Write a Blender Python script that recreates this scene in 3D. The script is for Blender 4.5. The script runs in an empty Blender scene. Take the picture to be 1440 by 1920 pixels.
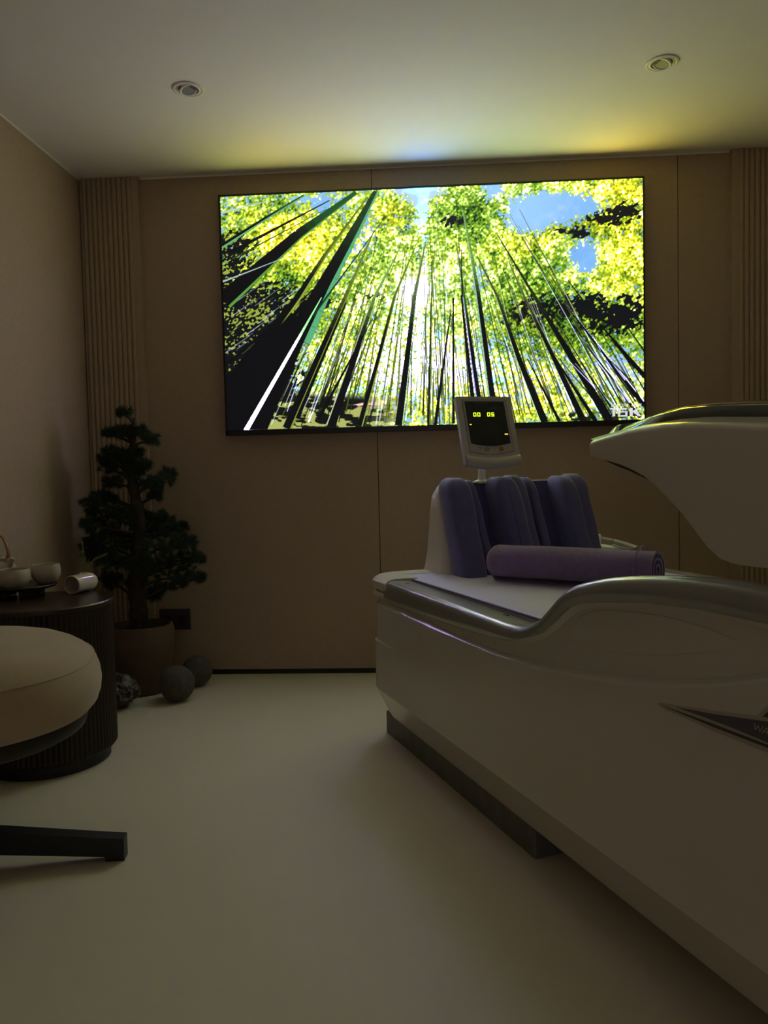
import bpy, bmesh, math, random
import numpy as np
from mathutils import Vector, Matrix

scene = bpy.context.scene
COL = scene.collection
PI = math.pi

# ------------------------------------------------------------------ camera
def cam_axes(yaw, pitch, roll):
    cy, sy, cp, sp = math.cos(yaw), math.sin(yaw), math.cos(pitch), math.sin(pitch)
    f = Vector((sy * cp, cy * cp, sp)); r = Vector((cy, -sy, 0)); u = r.cross(f)
    cr, sr = math.cos(roll), math.sin(roll)
    return cr * r + sr * u, -sr * r + cr * u, f

CR, CU, CF = cam_axes(-0.0585, -0.0485, -0.0230)
cam_data = bpy.data.cameras.new('camera')
cam = bpy.data.objects.new('camera', cam_data); COL.objects.link(cam)
M = Matrix((CR, CU, -CF)).transposed().to_4x4(); M.translation = Vector((0, -4.0142, 1.0421))
cam.matrix_world = M
cam_data.sensor_fit = 'VERTICAL'; cam_data.sensor_height = 24.0
cam_data.lens = 24.0 * 1453.4 / 1920
cam_data.clip_start = 0.02
scene.camera = cam

# ------------------------------------------------------------------ light and exposure
SCREEN_BOOST = 44.0            # how far the brightest parts of the screen run past display white
SCREEN_GAIN = 1.0
SCREEN_TINT = (1.12, 0.80, 1.75)
world = bpy.data.worlds.new('world'); scene.world = world; world.use_nodes = True
world.node_tree.nodes['Background'].inputs[0].default_value = (0.5, 0.5, 0.5, 1)
world.node_tree.nodes['Background'].inputs[1].default_value = 0.0
cl = bpy.data.lights.new('added_fill_light', 'AREA'); cl.shape = 'RECTANGLE'; cl.size = 2.1; cl.size_y = 1.9; cl.energy = 7.0; cl.color = (1.0, .80, .76)
clo = bpy.data.objects.new('added_fill_light', cl); COL.objects.link(clo); clo.location = (.1, -6.9, 1.25); clo.rotation_euler = (PI / 2, 0, 0)   # added fill lamp, out of view, shining through the opening behind the camera
scene.view_settings.view_transform = 'Standard'
scene.view_settings.look = 'None'
scene.view_settings.exposure = 0.0
scene.view_settings.gamma = 1.0
scene.view_settings.use_curve_mapping = False
scene.cycles.max_bounces = 10
scene.cycles.diffuse_bounces = 7
scene.cycles.glossy_bounces = 4
scene.cycles.use_denoising = True
scene.cycles.caustics_reflective = False
scene.cycles.caustics_refractive = False

# ------------------------------------------------------------------ materials
def mat(name, color, rough=0.6, metal=0.0, spec=0.5, coat=0.0, var=0.0, vscale=6.0, bump=0.0, bscale=60.0,
        sheen=0.0, stretch=None, emis=None, estr=0.0):
    m = bpy.data.materials.new(name); m.use_nodes = True
    nt = m.node_tree; b = nt.nodes['Principled BSDF']
    b.inputs['Base Color'].default_value = (*color, 1)
    b.inputs['Roughness'].default_value = rough
    b.inputs['Metallic'].default_value = metal
    b.inputs['Specular IOR Level'].default_value = spec
    b.inputs['Coat Weight'].default_value = coat
    b.inputs['Coat Roughness'].default_value = 0.08
    b.inputs['Sheen Weight'].default_value = sheen
    tc = nt.nodes.new('ShaderNodeTexCoord'); mp = nt.nodes.new('ShaderNodeMapping')
    nt.links.new(tc.outputs['Object'], mp.inputs[0])
    if stretch: mp.inputs['Scale'].default_value = stretch
    if var > 0:
        n = nt.nodes.new('ShaderNodeTexNoise'); n.inputs['Scale'].default_value = vscale; n.inputs['Detail'].default_value = 5
        nt.links.new(mp.outputs[0], n.inputs['Vector'])
        r = nt.nodes.new('ShaderNodeValToRGB')
        r.color_ramp.elements[0].position = 0.3; r.color_ramp.elements[1].position = 0.7
        r.color_ramp.elements[0].color = (*[max(0, c * (1 - var)) for c in color], 1)
        r.color_ramp.elements[1].color = (*[min(1, c * (1 + var)) for c in color], 1)
        nt.links.new(n.outputs['Fac'], r.inputs[0]); nt.links.new(r.outputs[0], b.inputs['Base Color'])
    if bump > 0:
        n2 = nt.nodes.new('ShaderNodeTexNoise'); n2.inputs['Scale'].default_value = bscale; n2.inputs['Detail'].default_value = 3
        nt.links.new(mp.outputs[0], n2.inputs['Vector'])
        bp = nt.nodes.new('ShaderNodeBump'); bp.inputs['Strength'].default_value = bump; bp.inputs['Distance'].default_value = 0.004
        nt.links.new(n2.outputs['Fac'], bp.inputs['Height']); nt.links.new(bp.outputs[0], b.inputs['Normal'])
    if emis:
        b.inputs['Emission Color'].default_value = (*emis, 1); b.inputs['Emission Strength'].default_value = estr
    return m

M_ceil = mat('ceiling paint', (0.80, 0.78, 0.72), 0.9, spec=0.2)
M_wall = mat('brown wall cloth', (0.40, 0.305, 0.225), 0.8, spec=0.25, var=0.04, vscale=40, bump=0.12, bscale=260)
M_joint = mat('panel joint', (0.03, 0.022, 0.016), 0.9)
M_floor = mat('pale vinyl floor', (0.68, 0.635, 0.50), 0.55, spec=0.3, var=0.03, vscale=2.0, bump=0.04, bscale=300)
M_black = mat('black skirting', (0.006, 0.006, 0.006), 0.5)
M_bezel = mat('black bezel', (0.010, 0.010, 0.014), 0.35)
M_white = mat('machine shell', (0.60, 0.585, 0.51), 0.22, spec=0.5, coat=0.12, var=0.015, vscale=3)
M_rim = mat('machine rim', (0.25, 0.26, 0.235), 0.30, spec=0.6, coat=0.5)
M_cap = mat('machine end cap', (0.66, 0.62, 0.54), 0.28, spec=0.5)
M_plinth = mat('dark plinth', (0.12, 0.125, 0.115), 0.5, var=0.2, vscale=20)
M_tint = mat('tinted gloss', (0.03, 0.035, 0.035), 0.12, spec=0.6, coat=0.4)
M_clear = mat('grey clear plastic', (0.30, 0.36, 0.30), 0.15, spec=0.6)
M_liner = mat('black liner', (0.012, 0.012, 0.014), 0.5)
M_purple = mat('purple cover', (0.110, 0.105, 0.27), 0.75, spec=0.2, sheen=0.25, var=0.08, vscale=30, bump=0.3, bscale=120)
M_purpled = mat('deep purple lining', (0.085, 0.07, 0.20), 0.8, spec=0.15, sheen=0.2, var=0.08, vscale=30, bump=0.3, bscale=120)
M_pad = mat('lavender sheet', (0.60, 0.585, 0.80), 0.6, spec=0.25, sheen=0.2, var=0.05, vscale=8, bump=0.25, bscale=14)
M_pipe = mat('purple piping', (0.17, 0.12, 0.34), 0.6)
M_towel = mat('towel', (0.27, 0.19, 0.42), 0.95, spec=0.1, sheen=0.5, var=0.12, vscale=60, bump=0.8, bscale=380)
M_mon = mat('monitor grey', (0.46, 0.455, 0.42), 0.38, spec=0.5)
M_monpanel = mat('monitor control strip', (0.40, 0.40, 0.38), 0.35)
M_monscr = mat('monitor glass', (0.018, 0.024, 0.026), 0.22, spec=0.5)
M_digit = mat('lit digits', (0.1, 0.2, 0.0), 0.5, emis=(0.62, 1.0, 0.02), estr=2.2)
M_led = mat('lit amber bar', (0.3, 0.1, 0.0), 0.5, emis=(1.0, 0.42, 0.06), estr=3.0)
M_etch = mat('etched grey marks', (0.055, 0.065, 0.065), 0.5)
M_etch2 = mat('pale printed marks', (0.16, 0.18, 0.18), 0.5)
M_ink = mat('dark printed marks', (0.04, 0.04, 0.05), 0.6)
M_redbtn = mat('orange red button', (0.45, 0.11, 0.04), 0.4)
M_hose = mat('tan grey handset', (0.28, 0.25, 0.18), 0.5)
M_strap = mat('pale strap', (0.45, 0.45, 0.40), 0.6)
M_wood = mat('dark walnut', (0.032, 0.017, 0.012), 0.30, spec=0.5, coat=0.15, var=0.35, vscale=8, stretch=(1, 8, 1))
M_wood2 = mat('dark walnut flutes', (0.022, 0.013, 0.010), 0.45, spec=0.4, var=0.35, vscale=8, stretch=(1, 1, .1))
M_tray = mat('black tray wood', (0.014, 0.012, 0.010), 0.38, var=0.3, vscale=10)
M_cer = mat('stoneware glaze', (0.50, 0.45, 0.36), 0.35, spec=0.5, coat=0.15, var=0.06, vscale=25)
M_cer2 = mat('white porcelain', (0.62, 0.58, 0.48), 0.12, spec=0.6, coat=0.5)
M_bamboo = mat('bamboo handle', (0.23, 0.11, 0.045), 0.35, spec=0.5)
M_sprig = mat('green sprig', (0.20, 0.26, 0.09), 0.7)
M_sprigd = mat('dry sprig', (0.16, 0.17, 0.14), 0.8)
M_velvet = mat('tan velvet', (0.45, 0.36, 0.235), 0.85, spec=0.15, sheen=0.35, var=0.10, vscale=7, bump=0.15, bscale=120)
M_shell = mat('dark seat shell', (0.022, 0.020, 0.018), 0.5)
M_metal = mat('black metal', (0.010, 0.010, 0.012), 0.42, spec=0.5)
M_needle = mat('dark pine needles', (0.040, 0.066, 0.040), 0.7, spec=0.2, var=0.3, vscale=9)
M_bark = mat('dark bark', (0.035, 0.026, 0.018), 0.9, var=0.4, vscale=40, bump=1.0, bscale=60)
M_pot = mat('clay planter', (0.13, 0.085, 0.055), 0.8, var=0.15, vscale=8, bump=0.3, bscale=80)
M_soil = mat('soil', (0.02, 0.016, 0.012), 0.95, bump=1.0, bscale=60)
M_stone = mat('round grey stone', (0.085, 0.080, 0.068), 0.85, var=0.3, vscale=40, bump=1.0, bscale=140)
M_rock = mat('veined rock', (0.05, 0.048, 0.045), 0.5, var=0.9, vscale=22, bump=1.0, bscale=40)
nt_r = M_rock.node_tree; rp = [n for n in nt_r.nodes if n.type == 'VALTORGB'][0].color_ramp
rp.elements[0].position = .44; rp.elements[0].color = (.022, .021, .020, 1); rp.elements[1].position = .56; rp.elements[1].color = (.03, .028, .026, 1)
ev = rp.elements.new(.50); ev.color = (.26, .25, .23, 1)
M_socket = mat('dark socket plate', (0.045, 0.043, 0.038), 0.4)
M_lampring = mat('lamp trim', (0.70, 0.67, 0.63), 0.4)
M_lampin = mat('lamp lens grey', (0.16, 0.155, 0.14), 0.35)
M_lampdk = mat('lamp recess', (0.05, 0.045, 0.04), 0.6)
M_decpale = mat('decal pale', (0.40, 0.37, 0.29), 0.4)
M_decnavy = mat('decal navy', (0.085, 0.08, 0.11), 0.4)
M_decblack = mat('decal black', (0.05, 0.045, 0.04), 0.4)

# ------------------------------------------------------------------ helpers
def link(name, me, material, parent=None, smooth=False, angle=None):
    if smooth:
        me.polygons.foreach_set('use_smooth', [True] * len(me.polygons))
        if angle: me.set_sharp_from_angle(angle=math.radians(angle))
    if material: me.materials.append(material)
    o = bpy.data.objects.new(name, me); COL.objects.link(o)
    if parent: o.parent = parent
    return o

def fin(name, bm, material, parent=None, smooth=False, angle=35, label=None, norm=True):
    if norm: bmesh.ops.recalc_face_normals(bm, faces=bm.faces)
    me = bpy.data.meshes.new(name); bm.to_mesh(me); bm.free()
    o = link(name, me, material, parent, smooth, angle)
    if label: o['label'] = label
    return o

def thing(name, label, cat, loc=(0, 0, 0), rotz=0.0, group=None):
    o = bpy.data.objects.new(name, None); COL.objects.link(o); o.empty_display_size = 0.1
    o.location = loc; o.rotation_euler = (0, 0, rotz); tag(o, label, cat, group); return o

def tag(o, label, cat, group=None):
    o['label'] = label; o['category'] = cat
    if group: o['group'] = group
    return o

def struct(o):
    o['kind'] = 'structure'; return o

def add_box(bm, x0, x1, y0, y1, z0, z1, mtx=None, bev=0.0, seg=2):
    r = bmesh.ops.create_cube(bm, size=1.0)
    vs = r['verts']
    for v in vs:
        v.co = Vector(((x0 + x1) / 2 + v.co.x * (x1 - x0), (y0 + y1) / 2 + v.co.y * (y1 - y0), (z0 + z1) / 2 + v.co.z * (z1 - z0)))
        if mtx: v.co = mtx @ v.co
    if bev > 0:
        es = {e for v in vs for e in v.link_edges}
        bmesh.ops.bevel(bm, geom=list(es), offset=bev, segments=seg, affect='EDGES', profile=0.5)

def loft(bm, rings, closed=True, cap=True):
    R = [[bm.verts.new(p) for p in ring] for ring in rings]
    n = len(R[0])
    for a, b in zip(R[:-1], R[1:]):
        for i in range(n if closed else n - 1):
            j = (i + 1) % n
            bm.faces.new((a[i], a[j], b[j], b[i]))
    if cap and closed:
        bm.faces.new(R[0][::-1]); bm.faces.new(R[-1])
    return R

def lathe(bm, prof, n=48, mtx=None, c=(0, 0, 0), ripple=None):
    """prof: list of (r, z); r = 0 makes a pole."""
    prev = None
    for k, (r, z) in enumerate(prof):
        if r < 1e-6:
            p = Vector((c[0], c[1], c[2] + z)); ring = [bm.verts.new(mtx @ p if mtx else p)]
        else:
            ring = []
            for i in range(n):
                a = 2 * PI * i / n; rr = r * (ripple(a, z) if ripple else 1)
                p = Vector((c[0] + rr * math.cos(a), c[1] + rr * math.sin(a), c[2] + z))
                ring.append(bm.verts.new(mtx @ p if mtx else p))
        if prev is not None:
            if len(prev) == 1 and len(ring) > 1:
                for i in range(n): bm.faces.new((prev[0], ring[i], ring[(i + 1) % n]))
            elif len(ring) == 1 and len(prev) > 1:
                for i in range(n): bm.faces.new((prev[i], prev[(i + 1) % n], ring[0]))
            elif len(ring) > 1:
                for i in range(n):
                    j = (i + 1) % n; bm.faces.new((prev[i], prev[j], ring[j], ring[i]))
        prev = ring

def tube(bm, pts, rad, n=10, squash=None, cap=True):
    pts = [Vector(p) for p in pts]
    rads = rad if isinstance(rad, (list, tuple)) else [rad] * len(pts)
    rings = []; up = Vector((0, 0, 1)); last = None
    for i, p in enumerate(pts):
        t = (pts[min(i + 1, len(pts) - 1)] - pts[max(i - 1, 0)]).normalized()
        if last is None:
            a = t.cross(up)
            if a.length < 1e-3: a = t.cross(Vector((1, 0, 0)))
            a.normalize()
        else:
            a = (last - t * last.dot(t)).normalized()
        last = a; b = t.cross(a)
        sx, sy = squash or (1, 1)
        rings.append([p + (a * math.cos(2 * PI * k / n) * sx + b * math.sin(2 * PI * k / n) * sy) * rads[i] for k in range(n)])
    loft(bm, rings, True, cap)

def smooth_path(pts, k=6):
    out = []; P = [Vector(p) for p in pts]
    for i in range(len(P) - 1):
        p0 = P[max(i - 1, 0)]; p1 = P[i]; p2 = P[i + 1]; p3 = P[min(i + 2, len(P) - 1)]
        for j in range(k):
            t = j / k
            out.append(0.5 * ((2 * p1) + (-p0 + p2) * t + (2 * p0 - 5 * p1 + 4 * p2 - p3) * t * t + (-p0 + 3 * p1 - 3 * p2 + p3) * t ** 3))
    out.append(P[-1]); return out

def prism(bm, poly, z0, z1, mtx=None):
    a = [bm.verts.new((mtx @ Vector((x, y, z0))) if mtx else (x, y, z0)) for x, y in poly]
    b = [bm.verts.new((mtx @ Vector((x, y, z1))) if mtx else (x, y, z1)) for x, y in poly]
    n = len(poly)
    bm.faces.new(a[::-1]); bm.faces.new(b)
    for i in range(n):
        j = (i + 1) % n; bm.faces.new((a[i], a[j], b[j], b[i]))

# ------------------------------------------------------------------ room
XL, XR, YF, H = -1.776, 1.95, -6.2, 2.6
bm = bmesh.new(); add_box(bm, XL - .15, XR + .15, YF - .15, .25, -.1, 0); struct(fin('floor', bm, M_floor))
bm = bmesh.new(); add_box(bm, XL - .15, XR + .15, YF - .15, .25, H, H + .1); struct(fin('ceiling', bm, M_ceil))
bm = bmesh.new(); add_box(bm, XL - .15, XL, YF - .1, .2, 0, H); struct(fin('wall_left', bm, M_wall))
bm = bmesh.new(); add_box(bm, XR, XR + .15, YF - .1, .2, 0, H); struct(fin('wall_right', bm, M_wall))
bm = bmesh.new()                                                                     # unseen wall; wide opening added to let the fill lamp in
for a, b, c, d in ((XL, -1.1, 0, H), (1.3, XR, 0, H), (-1.1, 1.3, 2.25, H)): add_box(bm, a, b, YF - .15, YF, c, d)
struct(fin('wall_front', bm, M_wall))
bm = bmesh.new(); add_box(bm, XL, XR, YF - 1.3, YF - .15, -.1, 0); struct(fin('floor', bm, M_floor))  # floor strip continued beyond the added opening
# back wall: cloth covered panels with 3 mm joints standing over a recessed black skirting
bm = bmesh.new(); add_box(bm, XL, XR, 0.012, 0.15, 0, H); wb = struct(fin('wall_back', bm, M_joint))
SEAMS = [XL, -0.2603, 1.2679, XR]
for a, b in zip(SEAMS[:-1], SEAMS[1:]):
    bm = bmesh.new(); add_box(bm, a + .0017, b - .0017, 0.0, 0.013, 0.028, H, bev=0.0008, seg=1)
    fin('wall_panel', bm, M_wall, wb)
bm = bmesh.new(); add_box(bm, XL, XR, 0.008, 0.0125, 0.0, 0.030); struct(fin('baseboard_back', bm, M_black))
# fluted pilasters in both corners
def fluted(name, x0, x1, flat_left, flat_right, pitch):
    pts = [(x0, 0.0)]
    pts.append((x0, -.030))
    x = x0 + flat_left; pts.append((x, -.030))
    n = int(round((x1 - flat_right - x) / pitch)); p = (x1 - flat_right - x) / n
    for i in range(n):
        for k in range(1, 9):
            a = PI * k / 8
            pts.append((x + p * i + p / 2 - math.cos(a) * p * .5, -.024 - math.sin(a) * p * .45))
    pts.append((x1 - flat_right, -.030)); pts.append((x1, -.030)); pts.append((x1, 0.0))
    bm = bmesh.new(); prism(bm, pts, 0.028, H - .001)
    struct(fin(name, bm, M_wall, None, True, 25))
fluted('trim_1', XL + .006, -1.462, 0.008, 0.036, 0.0268)
fluted('trim_2', 1.519, XR - .002, 0.034, 0.006, 0.0268)
bm = bmesh.new(); add_box(bm, XL, XL + .005, YF, 0, H - .007, H); struct(fin('trim_3', bm, M_ceil))
bm = bmesh.new(); add_box(bm, -1.462, 1.519, -.005, 0.0, H - .007, H); struct(fin('trim_4', bm, M_ceil))

# socket plate
t = thing('wall_socket', 'dark grey double socket plate on the wall behind the pine', 'socket', (-1.357, 0, .30))
bm = bmesh.new(); add_box(bm, -.083, .083, -.011, 0, -.056, .056, bev=.003); fin('face_plate', bm, M_socket, t)
for k in (-1, 1):
    bm = bmesh.new(); lathe(bm, [(0, 0), (.021, 0), (.023, .002), (.023, .003), (0, .003)], 24, Matrix.Translation((k * .041, -.0105, 0)) @ Matrix.Rotation(PI / 2, 4, 'X'))
    fin('outlet', bm, M_liner, t, True)

# ------------------------------------------------------------------ downlights
def downlight(x, y, tilt_dir, label):
    t = thing('ceiling_downlight', label, 'ceiling light', (x, y, H), 0, 'recessed ceiling downlights')
    bm = bmesh.new()
    lathe(bm, [(.040, .001), (.040, -.003), (.043, -.005), (.050, -.0035), (.0515, -.0045), (.058, -.0050), (.0615, -.0035), (.0625, 0), (.060, .001), (.040, .001)], 56)
    fin('trim_ring', bm, M_lampring, t, True)
    mt = Matrix.Rotation(math.radians(16) * tilt_dir, 4, 'Y') @ Matrix.Rotation(math.radians(-6), 4, 'X')
    bm = bmesh.new(); lathe(bm, [(.0405, -.0008), (0, -.0008)], 40); lathe(bm, [(.0395, .0), (.0395, -.003)], 40)
    fin('recess', bm, M_lampdk, t, True)
    bm = bmesh.new(); lathe(bm, [(.029, -.002), (.037, -.002), (.038, -.005), (.034, -.0085), (.029, -.0075), (.028, -.004)], 40, mt)
    fin('gimbal_ring', bm, M_lampring, t, True)
    bm = bmesh.new(); lathe(bm, [(0, -.0055), (.029, -.0055), (.029, -.002), (0, -.002)], 36, mt)
    fin('lens', bm, M_lampin, t, True)
downlight(-0.929, -0.882, -1, 'round white recessed downlight in the ceiling, left one, above the pine side')
downlight(0.929, -0.890, 1, 'round white recessed downlight in the ceiling, right one, above the spa machine')

# ------------------------------------------------------------------ television
def paint_screen(W, Hh):
    rng = np.random.default_rng(7)
    u, v = np.meshgrid((np.arange(W) + .5) / W, (np.arange(Hh) + .5) / Hh)     # v downwards
    # homography from picture coordinates of the film frame (0..1) to sketch coordinates
    src = [(0, 0), (1, 0), (1, 1), (0, 1)]; dst = [(412, 368), (1206, 334), (1208, 792), (430, 812)]
    A = []; bb = []
    for (a, b), (x, y) in zip(src, dst):
        A.append([a, b, 1, 0, 0, 0, -a * x, -b * x]); bb.append(x)
        A.append([0, 0, 0, a, b, 1, -a * y, -b * y]); bb.append(y)
    h = np.linalg.solve(np.array(A, float), np.array(bb, float))
    d = h[6] * u + h[7] * v + 1
    X = (h[0] * u + h[1] * v + h[2]) / d; Y = (h[3] * u + h[4] * v + h[5]) / d

    def vnoise(sx, sy, seed, ang=0.0):
        r = np.random.default_rng(seed); g = r.random((256, 256))
        ca, sa = math.cos(ang), math.sin(ang)
        x = ((X * ca + Y * sa) / sx) % 255; y = ((-X * sa + Y * ca) / sy) % 255
        i = np.floor(x).astype(int); j = np.floor(y).astype(int); fx = x - i; fy = y - j
        fx = fx * fx * (3 - 2 * fx); fy = fy * fy * (3 - 2 * fy)
        i1 = (i + 1) % 256; j1 = (j + 1) % 256
        return (g[j, i] * (1 - fx) + g[j, i1] * fx) * (1 - fy) + (g[j1, i] * (1 - fx) + g[j1, i1] * fx) * fy
    def fbm(s, seed, o=3, asp=1.0, ang=0.0):
        a = 0; w = 0; amp = 1
        for k in range(o):
            a = a + amp * vnoise(s / 2 ** k * asp, s / 2 ** k, seed + k, ang); w += amp; amp *= .6
        return a / w
    def blobs(L):
        z = np.zeros_like(X)
        for x, y, rx, ry, amp in L:
            z += amp * np.exp(-(((X - x) / rx) ** 2 + ((Y - y) / ry) ** 2))
        return z
    def mixc(C, col, m):
        m = np.clip(m, 0, 1)[..., None]
        return C * (1 - m) + np.array(col)[None, None, :] * m
    def sm(x, a, b):
        t = np.clip((x - a) / (b - a), 0, 1); return t * t * (3 - 2 * t)

    fine = .55 * fbm(3.1, 11, 1, 1.5, .9) + .45 * fbm(2.6, 17, 1, 1.0, -.5); fine2 = .5 * fbm(2.5, 31, 1, 1.6, -.8) + .5 * fbm(3.4, 37, 1); mid = fbm(15, 51, 3); big = fbm(60, 71, 3)
    # sky
    C = np.ones((Hh, W, 3)) * np.array([.62, .82, 1.0])
    C = mixc(C, (.36, .62, .98), sm(X, 980, 1120) * .35 + blobs([(700, 440, 40, 60, .5), (1040, 480, 60, 40, .3), (1100, 560, 90, 30, .5), (610, 380, 40, 30, .35), (910, 450, 40, 60, .3)]))
    white = blobs([(775, 545, 40, 50, 1.2), (793, 430, 22, 80, .8), (760, 665, 120, 90, .9), (900, 700, 160, 60, .7), (990, 560, 60, 20, .5), (640, 690, 90, 60, .6), (1150, 700, 90, 40, .5), (785, 352, 60, 16, .45), (560, 720, 60, 30, .5)]) + (mid - .5) * .5
    C = mixc(C, (.97, .97, 1.0), white)
    # foliage cover
    cover = .60 + blobs([
        (500, 430, 120, 60, .30), (640, 430, 80, 50, .22), (540, 520, 80, 50, .25), (735, 385, 26, 30, .35), (730, 500, 60, 60, .28), (870, 395, 70, 55, .42), (870, 470, 85, 60, .33),
        (960, 470, 60, 50, .25), (1010, 470, 55, 40, .35), (1000, 540, 90, 60, .35), (1180, 360, 60, 35, .5), (1050, 350, 55, 16, .5), (985, 345, 45, 20, .42), (1165, 500, 50, 60, .5),
        (1130, 420, 60, 28, .40), (1120, 600, 120, 60, .35), (960, 640, 90, 80, .18), (840, 560, 40, 40, .25), (700, 560, 60, 50, .22), (620, 640, 60, 70, .15), (1100, 760, 120, 40, .12), (900, 780, 200, 20, .1),
        (1040, 385, 50, 28, -1.1), (990, 415, 36, 26, -.9), (1085, 390, 45, 14, -.8), (925, 352, 20, 20, -.8), (785, 350, 42, 22, -1.0), (792, 400, 14, 40, -.55), (830, 430, 20, 60, .25), (745, 470, 30, 60, .22), (700, 620, 60, 60, .18), (850, 620, 40, 50, .18), (1095, 482, 26, 20, -.9), (1103, 500, 16, 18, -.5),
        (690, 440, 16, 40, -.35), (600, 378, 22, 12, -.5), (612, 398, 26, 12, -.35), (775, 550, 26, 26, -.9), (797, 500, 7, 60, -.3), (980, 395, 20, 30, -.3), (1100, 440, 40, 20, -.25), (1030, 560, 60, 14, -.2), (925, 470, 14, 40, -.2), (560, 372, 14, 8, -.4), (430, 380, 14, 10, -.3), (895, 520, 14, 26, -.5), (1110, 560, 50, 12, -.25), (1170, 555, 40, 12, -.25),
        (760, 665, 110, 60, -.20), (900, 690, 90, 46, -.22), (870, 330, 30, 10, .2), (1140, 690, 60, 24, -.22), (660, 470, 18, 18, -.3)])
    cov = sm(cover + (fine - .5) * 1.15 + (mid - .5) * .55, .40, .62)
    yel = .30 + (big - .5) * 1.0 + (mid - .5) * .9 + blobs([(1175, 470, 60, 70, .7), (1150, 355, 80, 30, .7), (600, 440, 120, 50, .45), (540, 460, 60, 50, .3), (740, 400, 40, 30, .5), (960, 460, 60, 40, .2), (1000, 730, 80, 60, .45), (840, 760, 200, 40, .4), (1020, 440, 30, 30, .3),
                                                   (870, 400, 55, 45, -.9), (720, 480, 40, 40, -.6), (845, 540, 40, 40, -.6), (905, 560, 30, 50, -.4), (1030, 500, 70, 30, -.25), (990, 352, 30, 16, -.6), (1180, 620, 70, 60, -.25), (690, 570, 40, 40, -.5), (760, 590, 40, 30, -.3)])
    yel = np.clip(yel, 0, 1)[..., None]
    # brightness of the leaves: darker to the left and in the deep crowns, glowing near the sun
    br = .56 + (mid - .5) * .75 + (big - .5) * .35 + blobs([(775, 560, 260, 190, .17), (1160, 470, 80, 90, .14), (1060, 350, 150, 30, .12), (560, 430, 120, 60, .06), (1000, 740, 200, 60, .08),
                                                (520, 560, 130, 80, -.22), (870, 400, 50, 40, -.20), (1090, 610, 150, 60, -.20), (1110, 425, 90, 26, -.28), (690, 470, 50, 50, -.08), (480, 400, 90, 40, -.10), (980, 590, 60, 40, -.15)])
    nn = np.clip(br + (fine2 - .5) * 1.0 + (fine - .5) * .40, 0, 1)
    stops = [0, .22, .45, .68, .86, 1.0]
    gcol = [(.05, .13, .06), (.24, .42, .10), (.47, .67, .15), (.74, .86, .30), (.93, .97, .70), (1, 1, .97)]
    ycol = [(.12, .15, .03), (.45, .50, .06), (.78, .79, .08), (.96, .94, .22), (1, 1, .55), (1, 1, .94)]
    gl = np.stack([np.interp(nn, stops, [c[k] for c in gcol]) for k in range(3)], -1)
    yl = np.stack([np.interp(nn, stops, [c[k] for c in ycol]) for k in range(3)], -1)
    leaf = gl * (1 - yel) + yl * yel
    C = C * (1 - cov[..., None]) + leaf * cov[..., None]
    # dense dark canopy parts
    def seg_side(x0, y0, x1, y1):
        return (X - x0) * (y1 - y0) - (Y - y0) * (x1 - x0)
    dark = sm(-(X - 412) * .62 + (Y - 470) * .75 + 0, -20, 60) * sm(640 - X - (Y - 500) * .28, -10, 60)
    dark = np.maximum(dark * .92, 0) + blobs([(440, 470, 40, 40, .8), (1000, 590, 50, 30, .75), (1100, 575, 70, 22, .85), (1150, 610, 60, 24, .75), (1185, 580, 25, 30, .5), (855, 415, 26, 14, .8), (1080, 437, 34, 10, .95), (1135, 412, 34, 12, .95), (1180, 395, 34, 18, .85), (530, 560, 60, 30, .6), (600, 560, 40, 30, .3),
                                       (450, 620, 60, 90, .8), (700, 560, 60, 30, .25), (580, 780, 160, 24, .55), (480, 760, 80, 60, .8)])
    dn = fbm(5.0, 91, 2, 1.6, -.6)
    dfield = dark + (dn - .5) * 1.5 * (1 - .8 * sm(dark, 1.1, 1.7)) + (mid - .5) * .7
    dm = sm(dfield, .44, .60) * sm(dark, .12, .3)
    C = mixc(C, (.03, .04, .08), dm * .97)
    sp = sm(.6 * fbm(3.0, 211, 1, 1.4, -.7) + .4 * fbm(26, 215, 2, 1, 0), .60, .68) * sm(dark, .25, .5) * (Y < 700) * sm(700 - X, 0, 60)
    C = mixc(C, (.72, .80, .30), sp * .85)
    # forest floor
    gx = sm(Y - (735 + (X - 500) * .045), 0, 14) * sm(735 - X, -40, 60)
    gn = sm(fbm(9, 131, 3, 2.6, 0.06), .50, .60)
    ground = np.ones_like(C) * np.array([.05, .07, .06]); ground = mixc(ground, (.78, .80, .45), gn * .9); ground = mixc(ground, (.98, .86, .86), sm(fbm(24, 151, 2, 2.5), .62, .72) * (Y < 765))
    C = C * (1 - gx[..., None]) + ground * gx[..., None]
    # sun
    ds = np.hypot(X - 775, Y - 550); an = np.arctan2(Y - 550, X - 775)
    ray = np.abs(np.cos(an * 7 + .4)) ** 12
    C = mixc(C, (1, 1, 1), np.exp(-(ds / 13) ** 2) * 1.4 + .75 * ray * np.exp(-ds / 26) + .35 * np.exp(-(ds / 45) ** 2))

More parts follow.
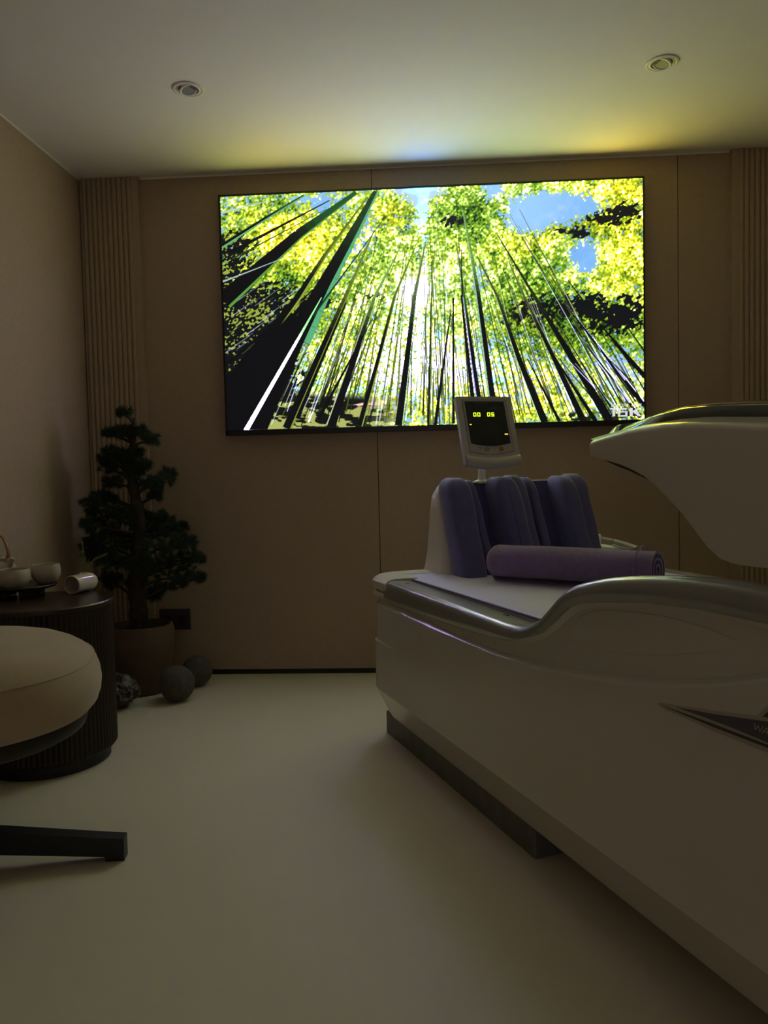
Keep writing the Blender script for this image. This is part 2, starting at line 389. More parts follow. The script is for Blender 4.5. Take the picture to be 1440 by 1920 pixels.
    def pole(pts, cols, edge=None, eside=1, ew=.22, nodes=True):
        """one bamboo culm: pts (x, y, width) from the top down, cols top and bottom tint"""
        n = 7; Q = []
        for (xa, ya, wa), (xb, yb, wb) in zip(pts[:-1], pts[1:]):
            for k in range(n): Q.append((xa + (xb - xa) * k / n, ya + (yb - ya) * k / n, wa + (wb - wa) * k / n))
        Q.append(pts[-1]); m = len(Q) - 1
        for i in range(m):
            f = (i + .5) / m; g = min(1, max(0, (f - .25) / .35)); g = g * g * (3 - 2 * g)
            c = tuple(cols[0][k] * (1 - g) + cols[1][k] * g for k in range(3))
            (xa, ya, wa), (xb, yb, wb) = Q[i], Q[i + 1]; e = .6 / max(1, math.hypot(xb - xa, yb - ya))
            stalk(xa, ya, wa, xb + (xb - xa) * e, yb + (yb - ya) * e, wb, c, edge, eside, ew)
            if nodes and wb > 3.5 and i % 2 == 0:
                L = math.hypot(xb - xa, yb - ya); tx, ty = (xb - xa) / L, (yb - ya) / L
                stalk(xb - tx * .8, yb - ty * .8, wb + 1.6, xb + tx * .8, yb + ty * .8, wb + 1.6, tuple(min(1, q * 1.5 + .12) for q in c), alpha=.55)

    def stalk(x0, y0, w0, x1, y1, w1, col=(.03, .04, .06), edge=None, eside=1, ew=.22, alpha=1.0, bow=0.0, nodes=False, lit=None):
        L = math.hypot(x1 - x0, y1 - y0); tx, ty = (x1 - x0) / L, (y1 - y0) / L; nx, ny = -ty, tx
        if nx < 0: nx, ny = -nx, -ny
        mx = max(w0, w1) + abs(bow) + 3
        sel = (X > min(x0, x1) - mx) & (X < max(x0, x1) + mx) & (Y > min(y0, y1) - mx) & (Y < max(y0, y1) + mx)
        if not sel.any(): return
        xs, ys = X[sel], Y[sel]
        t = (xs - x0) * tx + (ys - y0) * ty; f = np.clip(t / L, 0, 1)
        dd = (xs - x0) * nx + (ys - y0) * ny - bow * 4 * f * (1 - f)
        w = w0 + (w1 - w0) * f
        if nodes:
            w = w * (1 + .10 * (np.abs(((t / (16 + 34 * f)) % 1) - .5) > .46))
        m = np.clip((w / 2 - np.abs(dd)) / 1.0 + .5, 0, 1) * ((t >= 0) & (t <= L)) * alpha
        c = C[sel]; base = np.array(col)[None, :] * np.ones((len(xs), 1))
        if lit is not None:
            k = np.clip(1 - f * lit[3], 0, 1)[:, None]; base = base * (1 - k) + np.array(lit[:3])[None, :] * k
        c = c * (1 - m[:, None]) + base * m[:, None]
        if edge is not None:
            ec = np.clip((w * ew - np.abs(dd - eside * w * (.5 - ew / 2)) * 2) / 1.2 + .5, 0, 1) * ((t >= 0) & (t <= L)) * alpha
            c = c * (1 - ec[:, None]) + np.array(edge)[None, :] * ec[:, None]
        C[sel] = c

    # thin stalks, fanning out from a point above
    for k in range(230):
        xb = rng.uniform(505, 1215); yb = rng.uniform(745, 808)
        vx, vy = 815 + rng.normal(0, 30), 130 + rng.normal(0, 40)
        f = rng.uniform(.10, .58) if xb > 620 else rng.uniform(.1, .45)
        xt, yt = xb + (vx - xb) * f, yb + (vy - yb) * f
        wh = rng.random() < .30
        colr = (.93, .95, 1.0) if wh else ((.05, .08, .05) if rng.random() < .65 else (.30, .38, .10))
        stalk(xt, yt, .6, xb, yb, rng.uniform(1.2, 2.8), colr, alpha=rng.uniform(.6, .95))
    for k in range(34):
        x0 = rng.uniform(418, 560); y0 = rng.uniform(560, 700)
        ln = rng.uniform(20, 80)
        a = math.atan2(820 - 500, -(800 - 430)) 
        stalk(x0 + ln * .80, y0 - ln * .58, .5, x0, y0, rng.uniform(.8, 1.8), (.82, .86, .98) if rng.random() < .6 else (.5, .55, .2), alpha=.8)
    DK = (.025, .03, .055)
    stalk(505, 375, 1.5, 414, 399, 4, (.75, .85, .80))
    pole([(570, 365, 4), (500, 408, 7), (416, 462, 9)], ((.12, .30, .12), DK), (.42, .72, .50), 1, .40, False)
    stalk(618, 375, 1.5, 432, 474, 7, DK)
    stalk(612, 392, 1, 436, 486, 3, (.18, .28, .10))
    pole([(668, 360, 8), (560, 440, 20), (421, 566, 36)], ((.10, .32, .16), DK), (.38, .62, .25), 1, .15, False)
    stalk(545, 480, 1, 418, 530, 3, (.72, .80, .78))
    stalk(640, 500, 1, 424, 690, 6, DK)
    pole([(690, 368, 2), (610, 480, 8), (560, 560, 13), (425, 745, 42)], ((.36, .46, .10), DK), (.58, .68, .22), 1, .28, False)
    stalk(575, 565, 6, 420, 770, 22, DK)
    pole([(705, 358, 9), (668, 430, 19), (612, 535, 31), (560, 640, 50)], ((.10, .22, .12), DK), (.36, .70, .48), 1, .26)
    pole([(566, 600, 44), (500, 710, 84), (440, 830, 104)], (DK, DK), None, 1, .2, False)
    pole([(604, 560, 1.5), (560, 640, 5), (464, 812, 9)], ((.75, .92, .75), (1, 1, 1)), None, 1, .2, False)
    stalk(724, 405, 1, 587, 597, 4, (.05, .22, .15))
    pole([(703, 431, 2), (655, 545, 7), (600, 672, 12), (541, 808, 17)], ((.42, .50, .18), DK), (.55, .62, .20), 1, .2)
    stalk(650, 570, 3, 560, 790, 7, DK)
    pole([(750, 468, 2), (703, 560, 6), (662, 685, 12), (622, 806, 18)], ((.48, .66, .30), DK), (.80, .88, .70), -1, .12)
    stalk(700, 600, 1.5, 600, 790, 6, DK)
    pole([(782, 458, 1.5), (742, 556, 5), (708, 690, 8), (677, 804, 11)], ((.38, .52, .16), DK), (.6, .7, .3), 1, .2)
    pole([(800, 450, 1.5), (779, 556, 7), (765, 680, 11), (750, 803, 15)], ((.40, .48, .30), DK), (.85, .9, .8), 1, .10)
    pole([(812, 480, 1.5), (809, 640, 4), (806, 803, 6)], ((.25, .32, .12), (.05, .07, .05)), (.55, .65, .30), 1, .3)
    stalk(846, 590, 2, 818, 802, 6, DK); stalk(851, 560, 2.5, 852, 800, 5, DK)
    pole([(869, 394, 3), (885, 480, 6), (898, 560, 9), (914, 680, 12), (930, 800, 15)], ((.45, .60, .28), DK), (.62, .82, .66), -1, .25)
    pole([(856, 455, 1.5), (871, 556, 5), (888, 680, 8), (906, 800, 12)], ((.30, .45, .15), DK), (.8, .85, .95), -1, .2)
    stalk(866, 470, 1.5, 868, 560, 3, DK); stalk(866, 556, 3, 893, 800, 9, DK)
    pole([(896, 483, 2), (934, 560, 5), (975, 680, 10), (1022, 798, 15)], ((.25, .32, .15), DK), (.85, .9, .8), -1, .10)
    pole([(934, 442, 1.5), (1004, 560, 6), (1070, 670, 11), (1144, 796, 16)], ((.12, .18, .08), DK), None, 1, .2, False)
    pole([(955, 493, 1.5), (985, 560, 4), (1040, 676, 9), (1096, 796, 14)], ((.35, .40, .20), DK), (.7, .75, .5), 1, .12)
    stalk(1033, 662, 2, 1118, 796, 8, DK); stalk(990, 677, 1.5, 1050, 796, 6, DK)
    stalk(1062, 575, 2, 1208, 765, 10, DK, (.92, .92, 1.0), 1, .15)
    stalk(1124, 610, 2, 1210, 712, 9, DK); stalk(1074, 612, 1.5, 1190, 775, 5, DK)
    stalk(1066, 528, 1.5, 1100, 575, 3, DK); stalk(1165, 600, 1, 1210, 665, 3, DK)
    for k in range(16):
        xb = rng.uniform(1120, 1212); yb = rng.uniform(690, 790); stalk(xb - rng.uniform(50, 90), yb - rng.uniform(75, 130), .8, xb, yb, rng.uniform(1.5, 3.5), DK if rng.random() < .6 else (.95, .95, 1), alpha=.9)
    # bottom-right clearing and the dark scrub line
    C2 = sm(fbm(8, 171, 2, 1.4), .55, .65) * sm(X, 1040, 1070) * sm(Y - 775, 0, 8)
    C[:] = mixc(C, (.06, .07, .05), C2 * .9)
    # lettering in the corner of the film
    def quad(pts, col=(1, 1, 1), a=1.0):
        m = np.ones_like(X, bool); n = len(pts)
        s = 0
        for i in range(n): s += pts[i][0] * pts[(i + 1) % n][1] - pts[(i + 1) % n][0] * pts[i][1]
        for i in range(n):
            (x0, y0), (x1, y1) = pts[i], pts[(i + 1) % n]
            q = (x1 - x0) * (Y - y0) - (y1 - y0) * (X - x0)
            m &= (q >= 0) if s > 0 else (q <= 0)
        C[m] = np.array(col) * a + C[m] * (1 - a)
    wv = (.87, .86, .88)
    def bar(x0, y0, x1, y1): quad([(x0, y0), (x1, y0 - (x1 - x0) * .02), (x1, y1 - (x1 - x0) * .02), (x0, y1)], wv)
    bar(1145, 770.4, 1151, 773.4); bar(1149, 770.4, 1154.4, 786.6)                       # 1
    bar(1159, 771, 1176, 774); bar(1159, 771, 1163.2, 786.5); bar(1159, 777.2, 1177, 779.6); bar(1159, 783.8, 1177, 786.8); bar(1173, 777.2, 1177.4, 786.8)   # 6
    bar(1181, 770.5, 1186.5, 786.5)                                             # K
    quad([(1186, 777), (1197, 770), (1203, 769.6), (1188.5, 779.5)], wv); quad([(1187, 778), (1191, 775.5), (1203.5, 785.6), (1196, 786)], wv)
    G = {'B': '110101110101110', 'E': '111100110100111', 'A': '010101111101101', 'U': '101101101101111', 'T': '111010010010010', 'I': '111010010010111', 'F': '111100110100100',
         'L': '100100100100111', 'R': '110101110101101', 'H': '101101111101101', ' ': '000000000000000'}
    px, x0, y0 = 1.02, 1147.0, 763.2
    for i, ch in enumerate('BEAUTIFUL EARTH'):
        for k, b in enumerate(G[ch]):
            if b == '1':
                cx = x0 + i * 3.75 + (k % 3) * px; cy = y0 + (k // 3) * px - (cx - x0) * .02
                C[(np.abs(X - cx - px / 2) < px / 2) & (np.abs(Y - cy - px / 2) < px / 2)] = wv
    return np.clip(C, 0, 1)

SX0, SX1, SZ0, SZ1 = -1.043, 1.0921, 1.2601, 2.4836
tv = thing('wall_television', 'large black flat television on the brown wall showing sunlit green bamboo forest', 'television', ((SX0 + SX1) / 2, 0, (SZ0 + SZ1) / 2))
wx, wz = (SX1 - SX0) / 2, (SZ1 - SZ0) / 2
bm = bmesh.new(); add_box(bm, -wx, wx, -.040, -.012, -wz, wz, bev=.002, seg=1); fin('frame', bm, M_bezel, tv)
bm = bmesh.new(); add_box(bm, -wx * .6, wx * .6, -.014, 0, -wz * .6, wz * .6); fin('wall_bracket', bm, M_bezel, tv)
for nm, a, b, c, d in (('bezel_top', -wx, wx, wz - .010, wz), ('bezel_bottom', -wx, wx, -wz, -wz + .028), ('bezel_left', -wx, -wx + .011, -wz, wz), ('bezel_right', wx - .008, wx, -wz, wz)):
    bm = bmesh.new(); add_box(bm, a, b, -.045, -.039, c, d, bev=.0012, seg=1); fin('bezel', bm, M_bezel, tv)
GW, GH = 800, 448
img = paint_screen(GW, GH)
lin = np.where(img <= .04045, img / 12.92, ((img + .055) / 1.055) ** 2.4)
lumi = img.mean(-1, keepdims=True)
hot = np.clip((img - .88) / .12, 0, 1) * (.25 + .75 * lumi)
pad = np.pad(hot, ((1, 1), (1, 1), (0, 0)), mode='edge')
ero = np.min([pad[a:a + GH, b_:b_ + GW] for a in range(3) for b_ in range(3)], axis=0)
hot = (.25 * hot + .75 * ero) * (.50 + .50 * img[..., 2:3])
hot[..., 2] *= np.clip((img[..., 0] - .74) / .22, 0, 1)       # plain blue sky stays an ordinary blue
lin = lin * (1 + SCREEN_BOOST * hot * np.array(SCREEN_TINT)) * SCREEN_GAIN
x0, x1, z0, z1 = -wx + .011, wx - .008, -wz + .028, wz - .010
gx, gz = np.meshgrid(np.linspace(x0, x1, GW + 1), np.linspace(z1, z0, GH + 1))
vco = np.stack([gx, np.full_like(gx, -.0415), gz], -1).reshape(-1, 3)
idx = np.arange((GW + 1) * (GH + 1)).reshape(GH + 1, GW + 1)
q = np.stack([idx[1:, :-1], idx[1:, 1:], idx[:-1, 1:], idx[:-1, :-1]], -1).reshape(-1, 4)
me = bpy.data.meshes.new('screen')
me.vertices.add(len(vco)); me.vertices.foreach_set('co', vco.astype(np.float32).ravel())
me.loops.add(q.size); me.loops.foreach_set('vertex_index', q.astype(np.int32).ravel())
me.polygons.add(len(q)); me.polygons.foreach_set('loop_start', np.arange(0, q.size, 4, dtype=np.int32))
me.update(); me.validate()
ca = me.color_attributes.new('film', 'FLOAT_COLOR', 'CORNER')
cc = np.ones((len(q), 4, 4), np.float32); cc[:, :, :3] = lin.reshape(-1, 1, 3)
ca.data.foreach_set('color', cc.ravel())
ms = bpy.data.materials.new('lit screen'); ms.use_nodes = True; nt = ms.node_tree
b = nt.nodes['Principled BSDF']; b.inputs['Base Color'].default_value = (.01, .01, .01, 1); b.inputs['Roughness'].default_value = .4
at = nt.nodes.new('ShaderNodeVertexColor'); at.layer_name = 'film'
nt.links.new(at.outputs['Color'], b.inputs['Emission Color']); b.inputs['Emission Strength'].default_value = 1.0
link('screen', me, ms, tv)
print('SCREEN MEAN', lin.reshape(-1, 3).mean(0))

# ------------------------------------------------------------------ spa machine (long axis e, width axis w)
MO = Vector((-0.191, -0.924, 0)); MROT = math.atan2(-0.91602, 0.40114)
mach = thing('spa_capsule', 'glossy cream spa capsule machine with raised hood, purple cushioned backrest and dark plinth', 'spa machine', MO, MROT)
W0, W1, TC = -.067, 1.067, .5
def itp(tab): xs, ys = zip(*tab); return lambda s: float(np.interp(s, xs, ys))
fH = itp([(-.1, .650), (.2, .645), (.9, .638), (1.08, .636), (1.15, .640), (1.19, .646), (1.216, .653), (1.267, .678), (1.316, .714), (1.351, .744), (1.384, .767), (1.427, .785), (1.472, .797), (1.544, .813), (1.616, .825), (1.694, .834), (1.776, .841), (1.877, .845), (1.96, .843), (2.1, .833), (2.2, .82), (2.5, .78)])
fR = itp([(-.1, .565), (.25, .565), (.74, .576), (1.03, .586), (1.12, .597), (1.2, .617), (1.266, .64), (1.327, .68), (1.384, .722), (1.437, .742), (1.493, .753), (1.66, .777), (1.81, .787), (1.96, .787), (2.2, .77), (2.5, .735)])
fC = itp([(-.1, .546), (.28, .544), (.7, .54), (1.046, .543), (1.24, .557), (1.42, .578), (1.61, .606), (1.74, .634), (1.86, .666), (1.96, .699), (2.2, .725), (2.5, .71)])
fWd = itp([(-.1, .10), (1.1, .10), (1.35, .072), (1.5, .066), (2.5, .066)])

RC = .13
def plan_half(step=.03):
    """near side from its foot end (s=.2 side) : points (s,t,inward normal)"""
    P = []
    for k in range(0, 9):                     # end face from centre to the corner
        f = k / 9; P.append((-.03, TC + (W0 + RC - TC) * f, 1, 0))
    for k in range(0, 10):
        a = PI / 2 * k / 9; P.append((-.03 + RC - RC * math.cos(a), W0 + RC - RC * math.sin(a), math.cos(a), math.sin(a)))
    s = .13
    while s < 2.40:
        P.append((s, W0, 0, 1)); s += step
    for k in range(0, 8):
        a = PI / 2 * k / 7; P.append((2.40 + .10 * math.sin(a), W0 + .10 - .10 * math.cos(a), -math.sin(a), math.cos(a)))
    P.append((2.50, TC - .2, -1, 0))
    return P
near = plan_half()
far = [(s, 2 * TC - t, a, -b) for s, t, a, b in near]
loopP = near + far[::-1]
# remove duplicate at the end centre
loopP = [p for i, p in enumerate(loopP) if i == 0 or (abs(p[0] - loopP[i - 1][0]) + abs(p[1] - loopP[i - 1][1]) > 1e-4)]
if abs(loopP[-1][0] - loopP[0][0]) + abs(loopP[-1][1] - loopP[0][1]) < 1e-4: loopP.pop()

def body_prof(s):
    H_, r, c = fH(s), fR(s), fC(s); st = .010 * min(1, max(0, 1 - s / .35))
    dp = .014 + .12 * max(0, r - c - .03)
    return [(.30, .085), (.066, .085), (.060, .090), (.050, .108), (.0035, .206), (-.0022, .213), (-.0018, .219), (0, .226), (0, .300), (0, .396), (st, .403), (st, c - .02), (st + .0005, c - .006), (.003 + st, c), (.008 + st, c + .004),
            (.012 + .3 * dp, c + .010), (dp + .004, c + (r - c) * .5), (dp + .004, r - .012), (.018, r + .004), (.03, r + .015), (.09, H_ - .03), (.104, max(.628, H_ - .05)), (.112, .625)]
def sweep(P, prof, closed_path, closed_prof=False, fill_last=False, fill_ends=False):
    bm = bmesh.new()
    rings = [[(s + a * nx, t + a * ny, z) for a, z in prof(s)] for s, t, nx, ny in P]
    R = [[bm.verts.new(p) for p in r] for r in rings]
    n = len(R[0]); m = len(R)
    for i in range(m if closed_path else m - 1):
        A, B = R[i], R[(i + 1) % m]
        for k in range(n if closed_prof else n - 1):
            bm.faces.new((A[k], A[(k + 1) % n], B[(k + 1) % n], B[k]))
    if fill_last: bm.faces.new([r[-1] for r in R]); bm.faces.new([r[0] for r in R][::-1])
    if fill_ends: bm.faces.new(R[0]); bm.faces.new(R[-1][::-1])
    return bm
bm = sweep(loopP, body_prof, True, fill_last=True); fin('body', bm, M_white, mach, True, 17)
def rim_prof(s):
    H_, r, w = fH(s), fR(s), fWd(s)
    return [(.006, r), (.001, r + .006), (-.002, r + .018), (-.003, H_ - .030), (-.001, H_ - .016), (.004, H_ - .007), (.012, H_ - .0015), (.024, H_), (w * .55, H_ - .001), (w - .010, H_ - .002), (w - .002, H_ - .006), (w, H_ - .016), (w, r + .03), (.03, r + .004)]
nr = [p for p in near if p[0] >= .165 and p[3] > .99 and p[0] < 2.41]
for side in (1, -1):
    P = nr if side == 1 else [(s, 2 * TC - t, a, -b) for s, t, a, b in nr]
    fin('side_rim', sweep(P, rim_prof, False, True, fill_ends=True), M_rim, mach, True, 30)
def cap_prof(s):
    return [(.006, .600), (.000, .604), (-.004, .612), (-.005, .632), (.004, .642), (.016, .648), (.035, .651), (.09, .651), (.125, .649), (.135, .640), (.135, .60)]
endP = [p for p in near if p[0] < .235][:]
endP = [(s, 2 * TC - t, a, -b) for s, t, a, b in endP][::-1] + endP[1:]
fin('end_cap', sweep(endP, cap_prof, False, True, fill_ends=True), M_cap, mach, True, 30, label='cream rounded end piece of the bed')
def lip_prof(s): return [(.004, .575), (-.002, .578), (-.004, .588), (-.001, .592), (.006, .592)]
fin('end_lip', sweep([p for p in endP if p[0] < .2], lip_prof, False, True, fill_ends=True), M_cap, mach, True, 30)
# oval panel pressed into the recessed flank
OV = [(1.36, .652), (1.372, .672), (1.390, .694), (1.436, .719), (1.48, .731), (1.534, .739), (1.61, .747), (1.687, .752), (1.76, .752), (1.827, .748), (1.868, .741), (1.878, .732), (1.86, .722), (1.801, .706), (1.73, .688), (1.654, .671), (1.58, .658), (1.514, .649), (1.45, .644), (1.403, .642), (1.375, .645)]
def flank_a(s, z):
    pr = [(a, zz) for a, zz in body_prof(s)[4:19]]; return float(np.interp(z, [p[1] for p in pr], [p[0] for p in pr]))
bm = bmesh.new(); cx = sum(p[0] for p in OV) / len(OV); cz = sum(p[1] for p in OV) / len(OV)
rings = []
for sc, dep in ((1.03, -.0008), (1.0, .0026), (.95, .0030), (.6, .0030), (.2, .0030)):
    rings.append([(cx + (s - cx) * sc, W0 + flank_a(cx + (s - cx) * sc, cz + (z - cz) * sc) - dep, cz + (z - cz) * sc) for s, z in OV])
loft(bm, rings, True, True); fin('flank_panel', bm, M_white, mach, True, 30)
# small black slots on the near rim
for s0_, a0 in ((.30, .05), (.98, .075)):
    bm = bmesh.new(); add_box(bm, s0_ - .012, s0_ + .014, W0 + a0, W0 + a0 + .004, fH(s0_) - .004, fH(s0_) + .0006); fin('slot', bm, M_liner, mach)
# plinths
bm = bmesh.new(); add_box(bm, 0.0, 1.135, 0.0, 1.0, 0.0, .088, bev=.003, seg=1); fin('plinth', bm, M_plinth, mach)
bm = bmesh.new(); add_box(bm, 1.60, 2.38, 0.16, .84, 0.0, .088, bev=.003, seg=1); fin('plinth', bm, M_plinth, mach)
# sheet on the bed, with piping
def rr_outline(s0, s1, t0, t1, r, n=8):
    out = []
    for (cs, ct, a0) in ((s0 + r, t0 + r, PI), (s1 - r, t0 + r, 1.5 * PI), (s1 - r, t1 - r, 0), (s0 + r, t1 - r, .5 * PI)):
        for k in range(n + 1):
            a = a0 + PI / 2 * k / n; out.append((cs + r * math.cos(a), ct + r * math.sin(a)))
    return out
ol = rr_outline(.005, 2.25, .038, .962, .13)
bm = bmesh.new()
loft(bm, [[(TC * 0 + s, t, .628) for s, t in ol], [(s, t, .642) for s, t in ol], [(1.1 + (s - 1.1) * .985, TC + (t - TC) * .97, .6462) for s, t in ol], [(1.1 + (s - 1.1) * .6, TC + (t - TC) * .5, .6475) for s, t in ol]])
fin('bed_sheet', bm, M_pad, mach, True, 40, label='lavender sheet')
bm = bmesh.new(); pp = [Vector((s, t, .643)) for s, t in ol]; pp.append(pp[0]); tube(bm, pp, .0042, 8, cap=False); fin('sheet_piping', bm, M_pipe, mach, True)
# backrest shell
def lean(z): return .135 * (1 - (z - .65) / .36)
bm = bmesh.new(); rings = []
for z in (.63, .66, .72, .80, .88, .95, .985, 1.0, 1.004):
    f = max(0, (z - .93) / .074); k = .045 * f * f
    sA, sB = -.015 - .02 * (1 - (z - .63) / .37), .04 + lean(z) - .012 * f
    flare = .02 * max(0, (.70 - z) / .07) ** 2
    t0, t1 = .188 + .035 * ((z - .65) / .35) + k - flare, .872 + .006 - k + flare
    rings.append([(sA + (sB - sA) * (.5 + .5 * math.copysign(abs(math.cos(a)) ** .35, math.cos(a))), (t0 + t1) / 2 + (t1 - t0) / 2 * math.copysign(abs(math.sin(a)) ** .12, math.sin(a)), z) for a in [2 * PI * i / 64 for i in range(64)]])
loft(bm, rings); fin('backrest_shell', bm, M_cap, mach, True, 50, label='cream plastic backrest shell')
bm = bmesh.new()                                                                     # back lining between the ridges
rings = []
for z in (.64, .75, .86, .95, .99, 1.0):
    rings.append([(.035 + lean(z), .25, z), (.068 + lean(z), .26, z), (.068 + lean(z), .84, z), (.035 + lean(z), .85, z)])
loft(bm, rings); fin('back_lining', bm, M_purpled, mach, True, 30)
def ridge(name, t0, t1, depth, ztop, m, lx=0.0, n=28, pw=.55):
    bm = bmesh.new(); rings = []
    zs = [.642, .66, .74, .82, .90, ztop - .06, ztop - .035, ztop - .018, ztop - .007, ztop]
    for z in zs:
        f = max(0, (z - (ztop - .06)) / .06); k = 1 - (1 - math.sqrt(max(0, 1 - f * f * .97)))
        cs = .035 + lean(z) + (depth * .5); ct = (t0 + t1) / 2 + lx * (z - .82)
        hs, ht = depth * .5 * (.35 + .65 * k), (t1 - t0) / 2 * (.25 + .75 * k)
        wob = .0018 * math.sin(z * 37 + t0 * 60)
        rings.append([(cs + hs * math.copysign(abs(math.cos(a)) ** pw, math.cos(a)) + wob * .5, ct + wob + ht * math.copysign(abs(math.sin(a)) ** pw, math.sin(a)), z) for a in [2 * PI * i / n for i in range(n)]])
    loft(bm, rings); return fin(name, bm, m, mach, True, 60)
ridge('backrest_ridge', .215, .318, .150, 1.022, M_purple)
ridge('cuff_flap', .322, .362, .110, 1.012, M_purple, -.05)
ridge('backrest_ridge', .425, .540, .150, 1.022, M_purple, -.04)
ridge('backrest_ridge_lining', .505, .580, .125, 1.027, M_purple, -.03)
ridge('cuff_flap', .588, .630, .115, 1.017, M_purple, -.05)
ridge('backrest_ridge', .720, .800, .155, 1.020, M_purple, -.02)
ridge('backrest_ridge_lining', .775, .868, .125, 1.027, M_purple)
for t_ in (.472, .752):                                                              # seams on the ridge fronts
    bm = bmesh.new(); tube(bm, [(.035 + lean(z) + .150, t_ - .03 * (z - .82), z) for z in (.66, .74, .82, .9, .96)], .0018, 6); fin('seam', bm, M_purpled, mach, True)
# far armrest
bm = bmesh.new(); add_box(bm, -.02, .27, .955, 1.055, .62, .722, bev=.014, seg=3)
for v in bm.verts:
    if v.co.s if False else v.co.z > .68: v.co.z -= .04 * max(0, (v.co.x - .1)) 
fin('armrest', bm, M_cap, mach, True, 40)

# hood
fL = itp([(1.40, 1.074), (1.458, 1.072), (1.479, 1.068), (1.502, 1.063), (1.565, 1.049), (1.60, 1.037), (1.64, 1.021), (1.687, .990), (1.731, .959), (1.772, .921), (1.805, .892), (1.825, .880), (1.849, .874), (1.88, .872), (1.941, .873), (2.5, .873)])
fU = itp([(1.40, 1.100), (1.458, 1.110), (1.504, 1.116), (1.583, 1.125), (1.679, 1.129), (1.751, 1.128), (1.842, 1.120), (1.922, 1.112), (2.1, 1.095), (2.5, 1.06)])
TN, TF = -.040, 1.040
def front(t): return 1.455 - .33 * math.sin(PI * min(1, max(0, (t - TN) / (TF - TN)))) ** .9
ts_half = [TN, TN + .0015, TN + .006, TN + .014, TN + .028, .02, .06, .10, .15, .22, .30, .40, .50]
def crown(t): return .046 * math.sin(PI * min(1, max(0, (t - TN) / (TF - TN)))) ** 1.25
bm = bmesh.new(); NS = 34; R = []
for i in range(NS):
    q_ = (i / (NS - 1)) ** 1.35
    def row(side):
        out = []
        s = 1.455 + (2.45 - 1.455) * q_
        L_, U_ = fL(s), fU(s)
        for k in range(9):                                                           # side face, bottom to top
            z = L_ + (U_ - .014 - L_) * (k / 8); out.append((s, TN + .008 * (1 - k / 8) ** 2 * min(1, (U_ - L_) / .1), z))
        out += [(s, TN + .003, U_ - .008), (s, TN + .010, U_ - .003)]
        for t in ts_half[4:]:
            s2 = front(t) + (2.45 - front(t)) * q_; out.append((s2, t, fU(max(1.40, s2 + (1.455 - front(t)) * (1 - q_))) + crown(t)))
        if side == -1: out = [(a, 2 * TC - b, c) for a, b, c in out][::-1][1:]
        return out
    outer = row(1) + row(-1)
    R.append(outer)
def inset(ring):
    out = []
    for (s, t, z) in ring:
        tt = t + (.010 if t < .05 else 0) - (.010 if t > .95 else 0)
        zz = z - (.030 if (.0 < t < 1.0 and z > 1.08) else 0)
        if not (.0 < t < 1.0) and z > 1.095: zz = z - .02
        out.append((s + (0.0), tt, max(zz, .86)))
    return out
VO = [[bm.verts.new(p) for p in r] for r in R]; VI = [[bm.verts.new(p) for p in inset(r)] for r in R]
n = len(VO[0])
for i in range(NS - 1):
    for k in range(n - 1):
        bm.faces.new((VO[i][k], VO[i][k + 1], VO[i + 1][k + 1], VO[i + 1][k]))
        bm.faces.new((VI[i][k], VI[i + 1][k], VI[i + 1][k + 1], VI[i][k + 1]))
    bm.faces.new((VO[i][0], VO[i + 1][0], VI[i + 1][0], VI[i][0])); bm.faces.new((VO[i][-1], VI[i][-1], VI[i + 1][-1], VO[i + 1][-1]))
for k in range(n - 1):
    bm.faces.new((VO[0][k], VI[0][k], VI[0][k + 1], VO[0][k + 1])); bm.faces.new((VO[-1][k], VO[-1][k + 1], VI[-1][k + 1], VI[-1][k]))
hood = fin('hood', bm, M_white, mach, True, 35, label='cream raised hood')
# tinted window band on the hood crown
def band(name, q0, q1, m, h, t0=.135, NSB=20):
    bm = bmesh.new(); rings = []
    tt = [t0 - .012, t0, t0 + .010, .24, .37, .5, .63, .76, 1 - t0 - .010, 1 - t0, 1 - t0 + .012]
    for i in range(NSB):
        qq = q0 + (q1 - q0) * i / (NSB - 1); ring = []; low = []
        for j, t in enumerate(tt):
            fr = front(t); s2 = fr + (2.40 - fr) * qq
            z = fU(max(1.40, s2 + (1.455 - fr) * (1 - qq))) + crown(t)
            up = 0 if j in (0, len(tt) - 1) else (h * min(1, i / 5 + .25) if j not in (1, len(tt) - 2) else h * .86 * min(1, i / 5 + .25))
            ring.append((s2, t, z + up)); low.append((s2, t, z - .010))
        rings.append(ring + low[::-1])
    loft(bm, rings); return fin(name, bm, m, hood, True, 30)
band('window_band', .045, .95, M_tint, .025)
band('window_tip', .008, .045, M_clear, .016, NSB=8)
# thin pale bead along the window's upper edge
bm = bmesh.new(); pts = []
for i in range(26):
    qq = .05 + .9 * i / 25; t = .145; fr = front(t); s2 = fr + (2.40 - fr) * qq
    pts.append((s2, t + .008, fU(max(1.40, s2 + (1.455 - fr) * (1 - qq))) + crown(t) + .0245 * min(1, (qq - .045) * 21 / 5 + .3)))
tube(bm, pts, .0022, 8); fin('window_bead', bm, M_cap, hood, True)
bm = bmesh.new(); P_ = []
for i in range(14):
    s = 1.475 + .20 * i / 13; d = .011 * math.sin(PI * min(1, (i + .8) / 13.8)) ** .6; z = fL(s)
    P_.append([(s, TN + .020, z + .004), (s, TN + .020, z - d), (s, TN + .040, z - d), (s, TN + .040, z + .004)])
loft(bm, P_); fin('hood_liner', bm, M_liner, hood)
for k in (.22, .78):                                                                 # hood supports at the covered end
    bm = bmesh.new(); add_box(bm, 2.16, 2.34, k - .05, k + .05, .62, 1.12, bev=.02); fin('hood_support', bm, M_cap, mach, True)

